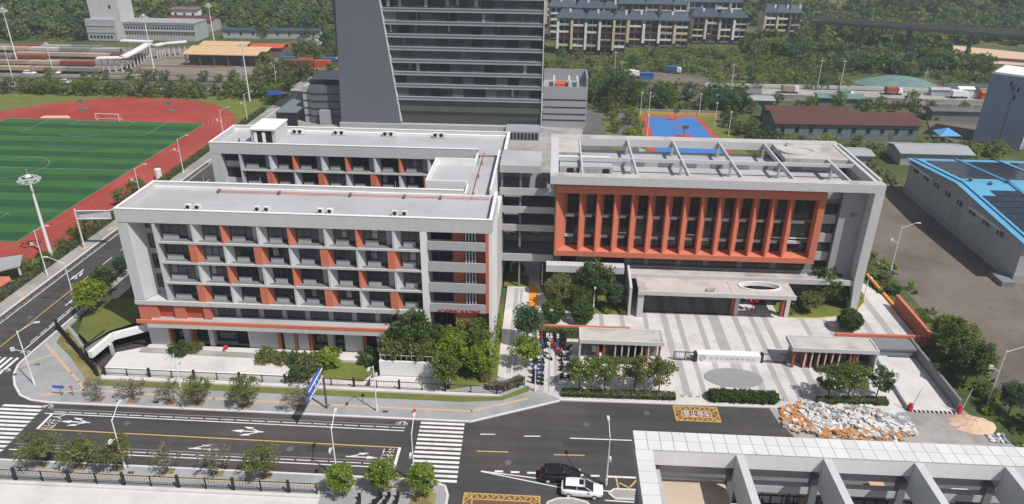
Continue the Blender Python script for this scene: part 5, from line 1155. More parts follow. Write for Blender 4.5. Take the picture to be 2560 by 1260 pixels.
gf = thing('sign_frame', 'empty white two-bar gantry sign frame over the side street pavement', 'sign frame', (-86.9,120,0))
MB().tube((-86.9,120,.1),(-86.9,120,8.0),.18,.14,8).build('post', 'steel', gf); MB().tube((-86.9,120,7.6),(-80.5,120.4,7.7),.14,n=6).tube((-86.9,120,6.0),(-80.5,120.4,6.1),.14,n=6).build('bar', 'steel', gf)
MB().box(-86.7,-80.4,120.3,120.36,6.15,7.5).build('panel', 'steel', gf)
for i, (x, y, w, m, lab) in enumerate(((-63.4,75.7,.95,'sign_blue','small blue street name sign on the paved corner'),(-61.9,75.8,.3,'pipe_red','small red sign post next to the blue street sign'))):
    t = thing('street_sign', lab, 'sign', (x,y,0)); MB().tube((x,y,.1),(x,y,1.7),.04,n=6).build('post', 'steel_dark', t); MB().box(x-w,x+w*.6,y-.04,y+.04,1.35,1.75).build('panel', m, t)
t = thing('street_sign', 'blue sign on a bracket by the far end of the side street', 'sign', (-83,226,0)); MB().tube((-81,222,0),(-81,222,5.5),.1,n=6).tube((-81,222,5.4),(-87,222,5.4),.08,n=5).build('post', 'steel', t); MB().box(-88,-83.5,221.9,222,4.7,6.0).build('panel', 'sign_blue', t)
tag(MB().cyl(-91.2,157.5,.1,2.6,.75,.75,12).build('utility_kiosk', 'steel_white'), 'small white cylindrical kiosk beside the track', 'kiosk')
hy = MB().cyl(-16.1,75.2,.12,.75,.13,n=8).cyl(-16.1,75.2,.75,.9,.17,.05,8); tag(hy.build('fire_hydrant', 'red'), 'red fire hydrant on the far pavement near the crossing', 'hydrant')
for i in range(3):
    x = 19.3+1.05*i; c = MB().cyl(x,81.1,.12,.75,.09,n=8).cyl(x,81.1,.75,.85,.12,.05,8); tag(c.build('bollard', 'steel'), 'short metal bollard at the plaza entrance, %s of three' % ('left','middle','right')[i], 'bollard', 'bollards at the plaza entrance')
for i, (x, y) in enumerate(((32.6,81.2),(35.8,82.9),(34.6,80.7))):
    c = MB().cyl(x,y,.12,.75,.09,n=8).cyl(x,y,.75,.85,.12,.05,8); tag(c.build('bollard', 'steel'), 'short metal bollard right of the long hedge, number %d from the left' % (i+1), 'bollard', 'bollards right of the long hedge')
# shed, kiosks by the side street
BS = thing('bus_shelter', 'pale roofed shelter with orange walls beside the track at the left edge', 'shelter', (-90.5,105.5,0))
MB().add([(-94.5,101.5,3.1),(-89.4,106.6,3.1),(-91.5,110.2,3.2),(-98,107,3.2),(-94.5,101.5,2.8),(-89.4,106.6,2.8),(-91.5,110.2,2.9),(-98,107,2.9)], [(0,1,2,3),(4,5,6,7),(0,1,5,4),(1,2,6,5),(2,3,7,6),(3,0,4,7)]).build('roof', 'roof_grey', BS)
for x, y in ((-93.9,102.4),(-89.9,106.6),(-91.6,109.4),(-97,106.5)): MB().box(x-.12,x+.12,y-.12,y+.12,0,2.85).build('post', 'steel_white', BS)
kb = MB().box(-91.6,-89.2,100.6,103.2,0,2.0); kb.build('kiosk_wall', 'concrete', BS); MB().poly([(-91.9,100.2),(-88.9,100.6),(-88.8,103.0),(-89.8,104.0),(-92,103.6)], 2.0, 2.25).build('kiosk_roof', 'orange', BS)
tag(MB().box(-92.8,-91.9,97.6,99.0,0,1.7).box(-93.2,-91.6,97.3,99.3,1.7,1.85).build('kiosk', 'wall_teal'), 'small teal kiosk at the left picture edge', 'kiosk')
tag(MB().box(-93,-91.5,95.7,96.9,0,.9).box(-93.1,-91.4,95.6,97.0,.9,1.0).build('planter', 'wall_bright'), 'white low planter below the teal kiosk', 'planter')
pot = thing('flower_pot', 'bright red flower ball in a pot beside the school steps', 'plant pot', (-45.8,87.0,.55))
MB().cyl(-45.8,87.0,.56,.9,.22,.3,10).build('pot', 'wall_bright', pot); c = MB()
for i in range(16):
    a = i*2.4; z = 1-2*(i+.5)/16; r = math.sqrt(1-z*z); c.tube((-45.8,87,1.15),(-45.8+.36*r*math.cos(a),87+.36*r*math.sin(a),1.15+.33*z),.16,.10,5)
c.build('flowers', 'red', pot)

for i, (p, z, m) in enumerate((([(56,268.2),(100,268.5),(150,267.3)],1.3,'concrete_pale'),([(60,248.3),(100,248.2),(160,245.6)],.9,'concrete'),([(27,229.3),(54,228.6)],1.2,'concrete'),([(20,246),(44,247)],1.4,'concrete_pale'))):
    tag(MB().wall(p, .35, 0, z).build('boundary_wall', m), ('pale wall along the far side of the far road','low wall along the near side of the far road','grey wall just behind the court','pale wall inside the grove behind the court')[i], 'wall')
for i, (x, y, w, d, h, m) in enumerate(((145,263,5,3,2.6,'wall_bright'),(150,258.5,4,3,2.4,'roof_red'),(136,262.5,6,2.5,2.2,'wall_shed'),(161,262,7,3,2.6,'wall_bright'),(58,256,6,4,2.6,'wall_shed'))):
    b_ = MB().box(x-w/2,x+w/2,y-d/2,y+d/2,0,h).prism_x([(y-d/2-.3,h),(y,h+.7),(y+d/2+.3,h)], x-w/2-.3, x+w/2+.3)
    tag(b_.build('roadside_hut', m), '%s roadside hut on the far road, number %d from the left' % ({'wall_bright':'white','roof_red':'red','wall_shed':'grey'}[m], (4,1,2,5,0)[i] if i != 1 else 3), 'hut', 'huts along the far road')
# ---------------------------------------------------------------- vegetation
def leaf_quad(mb, rng, c, s, tint, up=.5):
    n = Vector((rng.gauss(0,1), rng.gauss(0,1), rng.gauss(0,1)+up)); n = n.normalized() if n.length > 1e-3 else Vector((0,0,1))
    u = n.orthogonal().normalized(); w = n.cross(u); a = rng.uniform(0, 6.283)
    u, w = u*math.cos(a)+w*math.sin(a), w*math.cos(a)-u*math.sin(a)
    b = s*rng.uniform(.45,.8); o = len(mb.v)
    mb.v += [tuple(c-u*s), tuple(c-w*b), tuple(c+u*s), tuple(c+w*b)]
    mb.f.append((o,o+1,o+2,o+3)); mb.m.append(0); t = min(1,max(0,tint+rng.gauss(0,.13))); mb.t += [t]*4
def crown(mb, rng, c, r, ncl, nl, leaf, clr, fill=.55, flat=1.0):
    cs = []
    for _ in range(ncl):
        d = Vector((rng.gauss(0,1), rng.gauss(0,1), rng.gauss(0,1))).normalized(); q = fill+(1-fill)*rng.random()**.6
        p = Vector((c[0]+d.x*r[0]*q, c[1]+d.y*r[1]*q, c[2]+d.z*r[2]*q*flat)); cs.append(p); tint = rng.random()
        k = clr*rng.uniform(.65,1.25)
        for _ in range(nl):
            e = Vector((rng.gauss(0,1), rng.gauss(0,1), rng.gauss(0,1))).normalized()*k*rng.random()**.45
            leaf_quad(mb, rng, p+Vector((e.x, e.y, e.z*.8)), leaf*rng.uniform(.6,1.3), tint)
    return cs
def tree_proto(name, seed, h, th, r, ncl, nl, leaf, clr, lm, bark='bark', tr=.13, fill=.5, limbs=6, twigs=0, lean=0):
    rng = random.Random(seed); t = thing(name, 'x', 'tree')
    cm = MB(); cz = th+(h-th)*.5; rz = (h-th)*.5
    cs = crown(cm, rng, (lean,0,cz), (r,r,rz), ncl, nl, leaf, clr, fill)
    tm = MB(); tm.tube((0,0,0),(lean*.5,0,th),tr,tr*.75,7); tm.tube((lean*.5,0,th),(lean,0,cz+rz*.4),tr*.75,tr*.2,6)
    for i in range(min(limbs+twigs, len(cs))):
        p = cs[i]; z = rng.uniform(th*.75, cz); tm.tube((lean*.6,0,z), tuple(p), tr*(.4 if i < limbs else .2), tr*.1, 5)
        if twigs:
            for _ in range(4): q = p+Vector((rng.gauss(0,.4),rng.gauss(0,.4),rng.uniform(.1,.6))); tm.tube(tuple(p), tuple(q), tr*.14, tr*.06, 4)
    tm.build('trunk', bark, t, True); cm.build('crown', lm, t, True)
    return t
def put(protos, spots, group, scale=1.0):
    rng = random.Random(len(spots)*7+3)
    for s in spots:
        x, y, k, lab = s[:4]; sc = scale*(s[4] if len(s) > 4 else rng.uniform(.9,1.1))
        z = s[5] if len(s) > 5 else .1
        place(protos[k], (x,y,z), rng.uniform(0,6.28), lab, group, sc)
BARE = [tree_proto('street_tree', 11+i, 3.3, 1.2, 1.7, 34, 14, .12, .5, 'leaf_grey', 'bark', .09, .35, 8, 16) for i in range(2)]
THIN = [tree_proto('street_tree', 21+i, 3.7, 1.25, 1.9, 44, 40, .13, .55, 'leaf_olive', 'bark', .09, .35, 8, 8) for i in range(3)]
GREEN = [tree_proto('street_tree', 31+i, 4.4, 1.4, 1.75, 48, 55, .15, .62, 'leaf_bright', 'bark', .10, .4) for i in range(2)]
PLZ = [tree_proto('plaza_tree', 41+i, 4.9, 1.6, 1.9, 44, 42, .16, .6, m, 'bark', .10, .35) for i, m in enumerate(('leaf_mid','leaf_olive','leaf_deep'))]
BALL = tree_proto('round_tree', 51, 3.6, .45, 1.75, 230, 40, .13, .34, 'hedge', 'bark', .12, .82)
BIG = [tree_proto('garden_tree', 61+i, h, h*.3, r, 70, 55, .20, .85, m, 'bark', .16, .4) for i, (h, r, m) in enumerate(((8.0,2.7,'leaf_deep'),(6.0,2.5,'leaf_olive'),(6.0,2.6,'leaf_bright'),(6.5,2.4,'leaf_mid'),(6.4,2.0,'leaf_teal')))]
ST = 'street trees along the pavements'
put(BARE+THIN, [(-58.3,75.5,0,'bare leafless street tree on the far pavement nearest the street corner'),(-53.5,75.5,1,'bare leafless street tree on the far pavement, second from the corner'),(-48.6,75.5,0,'bare leafless street tree on the far pavement, third from the corner'),(-44.8,75.4,2,'thin leafy street tree on the far pavement, fourth from the corner'),(-38.4,75.3,3,'round leafy street tree on the far pavement left of the blue sign',1.12),(-31.3,75.3,1,'sparse street tree just behind the blue sign',1.15),
  (-57.8,62.85,2,'thin street tree on the near pavement, leftmost',1.15),(-53.1,62.85,3,'thin street tree on the near pavement, second from the left',1.1),(-48.7,62.85,4,'thin street tree on the near pavement, third from the left',1.2),(-42.7,62.8,1,'sparse street tree on the near pavement, fourth from the left',1.1),(-36.9,62.75,0,'sparse street tree on the near pavement, fifth from the left',1.15),(-31.2,62.7,2,'thin street tree on the near pavement, sixth from the left',1.1)], ST)
put(GREEN, [(-21.6,60.4,0,'bright green tree at the bottom, left of the three by the crossing'),(-17.2,61.2,1,'bright green tree at the bottom, middle of the three by the crossing'),(-12.6,60.9,0,'bright green tree at the kerb corner beside the zebra crossing'),(-2.1,86.6,1,'bright green tree beside the scooter path',1.15)], ST)
put(PLZ, [(5.3,81.7,0,'leftmost of four trees in front of the left gatehouse'),(8.7,81.6,0,'second of four trees in front of the left gatehouse'),(12.7,82.0,1,'third of four trees in front of the left gatehouse'),(16.1,82.2,1,'fourth of four trees in front of the left gatehouse'),(38.6,82.0,2,'left tree of the three on the right side of the plaza'),(41.4,82.4,0,'middle tree of the three on the right side of the plaza',1.1),(45.2,82.6,2,'right tree of the three, beside the ramp')], 'plaza trees')
put([BALL], [(1.6,99.3,0,'clipped round tree left of the pair on the plaza',1.0),(6.2,99.5,0,'clipped round tree right of the pair on the plaza',1.0),(47.6,100.0,0,'clipped round tree alone by the right lawn',1.0)], 'clipped round trees')
put(BIG, [(-18.6,86.9,0,'tall dark tree against the school wall near the red letters',1.08),(-20.4,85.6,1,'olive broad tree at the left end of the garden'),(-16.8,85.4,1,'olive tree in the middle of the garden behind the white block',.9),(-14.3,86.8,3,'mid green tree right of the middle of the garden',.95),(-11.6,85.0,2,'bright green spreading tree at the front of the garden',1.05),(-9.4,87.0,3,'mid green tree below the white end wall',1.15),(-8.4,84.2,2,'bright green tree at the right corner of the garden',.85),(-12.6,81.2,3,'leaning dark-trunked tree at the garden fence',.85),(-8.6,91.5,0,'dark tree tucked beside the end wall',.7),
  (-70.9,96.2,2,'bright green tree on the grass mound by the side street',.95,.4),(-72.2,102.5,0,'dark tree in the shade behind the grass mound',.7),(-73.3,109,4,'small dark tree beside the side street',.6),
  (2.6,104.6,1,'olive tree at the left end of the canopy lawn',.9),(8.7,105.0,0,'tall dark tree in front of the orange frame',1.05),(6.0,103.4,3,'dark bushy tree between the pair of lawn trees',.7),(11.6,103.6,4,'bluish green tree beside the canopy side wall',.75),(46.0,107.6,0,'large dark tree at the right end of the canopy',.9),(43.2,105.2,1,'low olive tree in the right lawn',.65),(49.4,108.2,3,'small tree near the right pier of the building',.65),
  (-2.2,92.6,4,'dark bluish tree beside the scooter path',1.0),(-4.5,113.2,4,'small tree on the lawn under the walkways',.5),
  (59.4,92.5,3,'leafy tree in the strip right of the orange wall, farthest back'),(59.0,87.0,0,'dark tree in the strip right of the ramp',.9),(60.8,97.0,2,'bright tree right of the long orange wall',.8),(61.6,89.5,1,'olive tree beside the bare yard',.8),(61.2,80.2,4,'bushy tree at the right edge by the lamp post',.75),(62.5,77,0,'dark bush-like tree at the lower right edge',.6)], 'garden trees on the campus')
TRK = [tree_proto('track_tree', 71+i, 3.8, .7, 1.8, 40, 40, .15, .6, m, 'bark', .09, .35) for i, m in enumerate(('leaf_olive','leaf_mid'))]
put(TRK, [(-90.0,146,1,'green tree beside the track farthest up the side street',1.15),(-90.4,140.5,0,'olive tree behind the sign frame beside the track'),(-89.6,131,0,'yellowish tree beside the track above the sign frame',.8),(-89.4,126,0,'yellowish tree beside the track left of the sign frame',1.1),(-89.6,122,1,'green tree beside the track next to the sign frame',.9),(-89.3,112.0,1,'green tree at the foot of the nearest floodlight mast',.8),(-90.2,109.0,0,'olive tree between the shelter and the mast',.8),(-89.3,117.6,0,'reddish olive tree right of the nearest floodlight mast',.8)], 'trees beside the running track')
# hedges and shrubs
def hedge_run(label, pts, w, h, n, leaf, m='hedge', name='hedge', z0=.1, group=None):
    rng = random.Random(int(abs(pts[0][0]*10)+n)); mb = MB()
    t = thing(name, label, 'hedge', (*pts[0],0), group)
    tot = sum((Vector(pts[i+1])-Vector(pts[i])).length for i in range(len(pts)-1))
    for i in range(len(pts)-1):
        a = Vector(pts[i]); b = Vector(pts[i+1]); k = int(n*(b-a).length/tot); d = (b-a).normalized(); p = Vector((-d.y,d.x))
        for _ in range(k):
            s = rng.random(); q = a+(b-a)*s; e = rng.choice((-1,1,0)); tint = .5+.5*math.sin(s*tot*1.7+e)*rng.random()
            if e: pos = q+p*e*w*.5*rng.uniform(.85,1.05); z = rng.uniform(.05,h)
            else: pos = q+p*rng.uniform(-.5,.5)*w; z = h*rng.uniform(.9,1.08)
            leaf_quad(mb, rng, Vector((pos.x,pos.y,z0+z)), leaf*rng.uniform(.7,1.3), tint)
    core = MB().wall(pts, w*.82, z0, z0+h*.85)
    core.build('stems', 'bark', t); mb.build('foliage', m, t)
    return t
hedge_run('dark low hedge at the left of the plaza front, under four trees', [(2.9,80.6),(18.1,80.8)], 1.3, .65, 2600, .13)
hedge_run('dark low hedge at the right of the plaza front', [(36.9,81.1),(46.2,81.6)], 1.2, .7, 1700, .13)
hedge_run('long dark hedge between the track and the west pavement', [(-88.95,84),(-89.1,220)], 1.1, 1.25, 9000, .22, 'leaf_deep')
hedge_run('hedge along the front of the left gatehouse', [(7.4,88.6),(13.8,88.7)], .9, .8, 1000, .13, 'leaf_mid')
hedge_run('hedge along the front of the right gatehouse', [(39.2,88.7),(47.0,88.8)], .9, .7, 1100, .13, 'leaf_mid')
hedge_run('row of yellowish bamboo before the left orange wall', [(-.2,94.9),(6.2,94.9)], .7, 1.5, 1100, .16, 'leaf_olive')
hedge_run('narrow hedge along the white end wall of the school', [(-6.8,86),(-6.75,100)], .7, .9, 1500, .14, 'leaf_bright')
hedge_run('dark hedge at the fence corner near the scooter path', [(-7.2,81.2),(-4.6,81.3),(-2.6,83.2)], 1.0, 1.0, 900, .15, 'leaf_grey')
def shrub_proto(name, seed, r, h, ncl, nl, m, leaf=.13):
    rng = random.Random(seed); t = thing(name, 'x', 'shrub'); mb = MB(); crown(mb, rng, (0,0,h*.5), (r,r,h*.5), ncl, nl, leaf, r*.33, .7)
    mb.build('foliage', m, t, True); MB().cyl(0,0,0,h*.6,r*.35,r*.6,7).build('stems', 'bark', t, True); return t
DOME = shrub_proto('round_shrub', 81, .85, 1.35, 130, 30, 'hedge'); BUSH = [shrub_proto('shrub', 82+i, 1.3, 1.7, 40, 34, m, .15) for i, m in enumerate(('leaf_olive','leaf_deep','leaf_mid','leaf_bright'))]
for i in range(7): place(DOME, (23.3+1.25*i,80.95,.1), i*1.1, 'clipped round shrub in the row before the stone disc, %s from the left' % ('first','second','third','fourth','fifth','sixth','last')[i], 'row of round shrubs at the plaza front', 1.05)
put(BUSH, [(-52.0,85.6,1,'dark shrub in the bed left of the school steps',1.1,.5),(-49.9,86.3,0,'olive shrub touching the school steps',.9,.5),(-39.0,84.9,0,'olive shrub group at the right of the school steps',1.15,.4),(-37.0,84.7,0,'olive shrub beside the small lawn, left',1.1),(-34.4,84.6,1,'dark shrub beside the small lawn, middle',1.2),(-32.2,84.0,0,'tall olive shrub beside the small lawn, right',1.3),(-33.3,81.4,1,'dark shrub behind the fence and blue sign',1.1),(-24.3,86.3,1,'slim dark shrub at the left of the white block',1.25),(-7.7,83.3,0,'small olive shrub at the garden corner',.7),(39.8,104.5,3,'bright shrub right of the canopy column',.6),(41.2,106,2,'green shrub in the right lawn',.9),(51.5,110,2,'green shrub below the right pier',.8),(10.4,102.9,3,'bright shrub on the canopy lawn front',.6),(4.8,103.5,2,'green shrub on the canopy lawn',.7),(13.0,103.0,0,'olive shrub by the canopy side wall',.6),(60.5,84.2,2,'green shrub in the right strip by the lamp post',1.0),(58.6,80.4,3,'bright shrub at the foot of the right strip',.6),(60.9,92.6,3,'bright shrub behind the strip trees',1.0),(60.0,104,2,'green shrub by the long orange wall',1.0),(59.8,113,1,'dark shrub by the low orange edge',.9),(60.2,118,0,'olive shrub by the low orange edge',.9),(-30.2,85.2,3,'yellow-green young tree-like shrub by the school wall',1.45),(-4.4,137,1,'dark shrub between the school buildings',1.3),(-2,141.5,2,'green shrub between the school buildings, farther',1.2)], 'shrubs around the campus')
# ---------------------------------------------------------------- woods, lines of trees and scrub beyond the campus
BIGDARK = tree_proto('background_tree', 88, 12.0, 1.5, 3.6, 90, 22, .34, 1.1, 'leaf_deep', 'bark', .3, .5, 5)
for x, y, s_, l_ in ((21.5,233,1.0,'very tall dark tree left of the blue court'),(26.5,238,.8,'tall dark tree just behind the court corner'),(61,236,.7,'tall dark tree left of the old house')): place(BIGDARK, (x,y,0), x, l_, 'tall dark trees round the court', s_)
BG = [tree_proto('background_tree', 91+i, 7.0, 1.4, 3.1, 34, 14, .42, 1.15, m, 'bark', .2, .5, 4) for i, m in enumerate(('leaf_deep','leaf_mid','leaf_teal','leaf_olive','leaf_deep','leaf_mid','leaf_bright'))]
KEEP = [(-62,12,190,232),(-80,-58,200,240),(60,108,202,230),(-216,-160,326,354),(-150,-110,280,315),(0,34,320,345),(30,66,340,362),(62,94,354,376),(100,126,374,396),(-6,34,358,378),(28,70,376,396),(66,98,388,408),(110,147,268,290),(-112,-66,280,300)]
def free(x, y, m=2): return not any(a-m < x < b+m and c-m < y < d+m for a, b, c, d in KEEP)
def zone(n, x0, x1, y0, y1, kinds, label, group, smin, smax, seed, ok=None, mind=3.2):
    rng = random.Random(seed); pts = []; tries = 0
    while len(pts) < n and tries < n*40:
        tries += 1; x, y = rng.uniform(x0,x1), rng.uniform(y0,y1)
        if not free(x, y) or (ok and not ok(x, y)) or any((x-a)**2+(y-b)**2 < mind*mind for a, b in pts): continue
        pts.append((x, y)); k = rng.choice(kinds); sc = rng.uniform(smin,smax)
        place(BG[k], (x,y,ground_h(x,y)-.1), rng.uniform(0,6.28), ('small ' if sc < (smin*2+smax)/3 else 'tall ' if sc > (smin+smax*2)/3 else 'middling ')+('dark green ','leafy green ','bluish green ','olive ','dark green ','leafy green ','bright green ')[k]+label, group, sc)
zone(40, -186, -91, 233.5, 240.5, [1,1,3,4,5], 'tree in the line behind the running track', 'line of trees behind the running track', .55, .85, 1, None, 3.6)
zone(16, -186, -93, 256.5, 260, [1,3,5], 'tree between the far road and the railway', 'trees between the road and the railway', .4, .7, 2)
zone(9, -97, -89, 224, 252, [1,4,5], 'tree at the end of the running track by the forecourt', 'trees at the end of the track', .6, 1.0, 3)
zone(26, -112, -62, 258, 345, [0,1,2,3,5], 'tree in the scrub left of the tower', 'trees left of the tower', .7, 1.2, 4)
zone(30, 12, 62, 228, 262, [0,0,1,2,4,5], 'tree in the grove behind the blue court', 'grove behind the blue court', .7, 1.15, 5, lambda x, y: not (27 < x < 53 and y < 229.5) and not(y > 247 and x > 38))
zone(10, 18, 27, 188, 226, [1,3,5,6], 'tree on the lawn left of the court', 'trees left of the court', .4, .7, 6)
zone(8, 53, 60, 190, 232, [0,1,4], 'tree between the court and the old house', 'trees right of the court', .6, .9, 7)
zone(44, 0, 120, 268, 326, [1,2,3,5,6], 'tree in the scrub below the apartments', 'trees in the scrub below the apartments', .4, .85, 8, lambda x, y: not (24 < x < 62 and 268 < y < 292))
zone(34, 84, 180, 292, 345, [0,1,2,4,5], 'tree in the wood below the viaduct', 'wood below the viaduct', .7, 1.3, 9)
zone(16, 60, 150, 232, 246, [0,1,4,5], 'tree behind the long old house', 'trees behind the old house', .5, .9, 10, lambda x, y: not(114 < x < 141 and y < 234))
zone(10, 62, 82, 186, 200, [0,1,3,6], 'tree between the school roof and the old house', 'trees by the old house', .35, .7, 11)
zone(10, 82, 122, 192, 203, [0,1,3], 'bush in front of the old house wall', 'bushes by the old house', .3, .6, 12)
zone(12, 150, 215, 272, 292, [0,1,5], 'roadside tree at the far right', 'roadside trees at the far right', .5, .8, 13)
# woodland masses and undergrowth nobody could count
def mass(name, seed, boxes, leaf, mats, kind_label):
    rng = random.Random(seed)
    mbs = [MB() for _ in mats]
    for (x0,x1,y0,y1,n,smin,smax,ok) in boxes:
        for _ in range(n):
            x, y = rng.uniform(x0,x1), rng.uniform(y0,y1)
            if not free(x,y,1) or (ok and not ok(x,y)): continue
            s = rng.uniform(smin,smax); z = ground_h(x,y); mb = mbs[rng.randrange(len(mats))]
            crown(mb, rng, (x,y,z+s*.95), (s,s,s*.85), max(5,int(5+s*2.2)), 9 if s < 2 else 12, leaf*min(1.3,.5+s*.25), s*.42, .6)
    for mb, m in zip(mbs, mats): tag(mb.build(name, m), kind_label, 'vegetation', None, 'stuff')
mass('woodland', 5, [(-330,-214,332,430,300,1.6,5.0,None),(-214,-60,352,470,480,1.6,5.0,lambda x,y: not(-206<x<-162 and y<392) and not (-125<x<-88 and 366<y<392)),(-60,0,236,420,150,1.6,3.4,lambda x,y: y>240),(95,340,300,372,300,2.4,4.2,lambda x,y: not(176<x<285 and y<372 and y>292) and not (abs(y-(364-(x-112)*.378))<7)),(130,420,345,480,1000,1.6,5.2,lambda x,y: not (abs(y-(364-(x-112)*.378))<7) and not(176<x<230 and y<370)),(-60,130,425,500,450,2.0,4.8,None),(-330,-60,470,580,420,2.4,5.2,None),(-60,420,500,620,700,2.4,5.4,None)], .85, ('leaf_deep','leaf_mid','leaf_teal','leaf_deep','leaf_olive','leaf_mid'), 'dense far woodland on the slopes behind the town')
mass('undergrowth', 6, [(-4,120,268,340,760,.7,1.7,lambda x,y: not (26<x<60 and 272<y<290)),(85,180,268,345,420,.8,1.9,lambda x,y:True),(-112,-62,246,345,300,.8,1.8,None),(58,64,74,128,60,.4,.9,None),(-186,-90,232,236,90,.5,.9,None),(12,62,228,248,130,.6,1.3,lambda x,y: not(27<x<53 and y<229.5)),(58,120,186,203,160,.5,1.2,None),(105,150,190,246,110,.6,1.3,lambda x,y: not(107<x<141 and 198<y<229)),(-6,0,129,160,30,.6,1.2,lambda x,y: not (132<y<151)),(-250,-212,330,350,60,.7,1.6,None),(145,215,268,300,110,.6,1.4,lambda x,y:y>268),(60,84,166,198,130,.5,1.1,None)], .45, ('leaf_mid','leaf_olive','leaf_olive','leaf_bright'), 'low scrub and bushes on the rough ground beyond the campus')

# ---------------------------------------------------------------- vehicles
def loft(mb, secs, mi=0):
    n = len(secs[0]); o = len(mb.v)
    for s in secs: mb.v += s
    for k in range(len(secs)-1):
        for i in range(n): j = (i+1) % n; mb.f.append((o+k*n+i,o+k*n+j,o+(k+1)*n+j,o+(k+1)*n+i)); mb.m.append(mi)
    mb.f.append(tuple(o+i for i in range(n))); mb.m.append(mi); mb.f.append(tuple(o+(len(secs)-1)*n+i for i in range(n-1,-1,-1))); mb.m.append(mi)
def car_proto(name, label, paint, roof_glass=True, suv=True):
    t = thing(name, label, 'car')
    def sec(x, w, zb, zt, r=.13): return [(x,-w,zb+r),(x,-w,zt-r),(x,-w+r,zt),(x,w-r,zt),(x,w,zt-r),(x,w,zb+r),(x,w-r,zb),(x,-w+r,zb)]
    b = MB(); loft(b, [sec(-2.32,.70,.42,.92),sec(-2.22,.86,.30,1.02),sec(-1.6,.92,.22,1.06),sec(0,.93,.20,1.02),sec(1.1,.93,.22,1.0),sec(1.75,.90,.26,.93),sec(2.2,.78,.32,.82),sec(2.34,.60,.42,.70)])
    b.build('body', paint, t, True, True)
    g = MB(); H = 1.62 if suv else 1.46
    loft(g, [sec(-2.1,.72,.95,1.05,.05),sec(-1.75,.70,.95,H-.1,.1),sec(-.4,.72,.95,H-.02,.1),sec(.35,.70,.95,H-.06,.1),sec(1.25,.76,.95,1.02,.03)]); g.build('windows', 'glass', t, True, True)
    r = MB(); loft(r, [sec(-1.85,.63,H-.16,H-.06,.03),sec(-1.4,.68,H-.1,H+.02,.05),sec(-.4,.70,H-.06,H+.04,.05),sec(.3,.66,H-.1,H-.01,.05)]); rf = r.build('roof', paint, t, True, True)
    if roof_glass: MB().box(-.35,.15,-.4,.4,H+.02,H+.055).build('sunroof', 'glass', rf, True)
    for x in (-1.45,1.42):
        for y in (-.86,.86):
            w = MB().tube((x,y-.11,.34),(x,y+.11,.34),.34,n=16).build('wheel', 'rubber', t, True); s = 1 if y > 0 else -1
            MB().tube((x,y+s*.111,.34),(x,y+s*.125,.34),.21,n=10).build('rim', 'steel', w, True)
    for y in (-.62,.62): MB().box(2.12,2.3,y-.18,y+.18,.62,.78).build('headlight', 'steel_white', t, True); MB().box(-2.33,-2.2,y-.2,y+.2,.78,.95).build('tail_light', 'lamp_red', t, True)
    for s in (-1,1): MB().box(.72,.92,s*.93-.09,s*.93+.09,.98,1.12).build('mirror', paint, t, True)
    pl_ = MB()
    for s in (-1,1): pl_.box(-.62,-.54,s*.735-.02,s*.735+.02,.98,H-.12); pl_.tube((.42,s*.70,H-.1),(1.18,s*.77,1.02),.04,n=4)
    pl_.build('pillars', paint, t, True)
    return t
wc = car_proto('parked_car', 'white sport utility car with dark sunroof in the street by the near lamp post', 'car_white'); wc.location = (5.05,62.55,.01); wc.rotation_euler.z = -.06
bc = car_proto('parked_car', 'black car right behind the white one on the street', 'car_black', False); bc.location = (2.65,64.75,.01); bc.rotation_euler.z = .02
far_car = car_proto('parked_car', 'x', 'car_white', False, False)
for i, (x, y, rz) in enumerate(((-193,262.5,0),(-184.5,263.8,.1),(-190,246,0),(-171,250,.05),(-168,297,.1),(-154,263,.05))):
    place(far_car, (x,y,.05), rz, 'white car parked near the railway, %s' % ('left one beside the slim mast','right one beside the slim mast','on the far road at left','on the far road before the station','next to the station tower foot','below the station canopies')[i], 'white cars near the railway')
# scooters
def scooter_proto(m, cn):
    t = thing('electric_scooter', 'x', 'scooter')
    b = MB(); b.box(-.25,.35,-.16,.16,.28,.36); b.prism_y([(-.75,.40),(-.15,.36),(-.1,.66),(-.55,.72),(-.85,.62)], -.17, .17); b.prism_y([(.32,.30),(.48,.30),(.62,.92),(.50,.95)], -.17, .17); b.build('body', m, t, True)
    MB().prism_y([(-.72,.72),(-.1,.67),(-.08,.78),(-.4,.80),(-.74,.82)], -.14, .14).build('seat', 'plastic_black', t, True)
    for x in (-.58,.66): MB().tube((x,-.06,.25),(x,.06,.25),.25,n=10).build('wheel', 'rubber', t, True)
    MB().tube((.66,0,.28),(.50,0,1.02),.04,n=5).tube((.48,-.34,1.05),(.48,.34,1.05),.03,n=5).tube((.5,-.3,1.05),(.5,-.36,1.25),.015,n=4).tube((.5,.3,1.05),(.5,.36,1.25),.015,n=4).build('handlebar', 'plastic_black', t, True)
    MB().box(-.98,-.70,-.15,.15,.80,1.06).build('top_box', m, t, True)
    return t
SCM = [('plastic_white','white'),('plastic_black','black'),('plastic_blue','dark blue'),('plastic_red','dark red')]
SCP = [scooter_proto(m, c) for m, c in SCM]
rng = random.Random(12); spots = []
for i in range(9): spots.append((-.6+.5*i, 94.0+rng.uniform(-.15,.15), 1.57+rng.uniform(-.25,.25), 'orange wall row'))
for i in range(7): spots.append((.1+.55*i, 92.3+rng.uniform(-.2,.2), 1.57+rng.uniform(-.3,.3), 'second row'))
for i in range(9): spots.append((-.35+rng.uniform(-.1,.1), 82.6+1.0*i, rng.uniform(-.5,.3), 'left column'))
for i in range(9): spots.append((3.55+rng.uniform(-.15,.15), 84.0+.9*i, 3.14+rng.uniform(-.4,.4), 'right column'))
spots += [(1.0,89.0,-.8,'middle of the path'),(2.4,90.4,1.9,'middle of the path')]
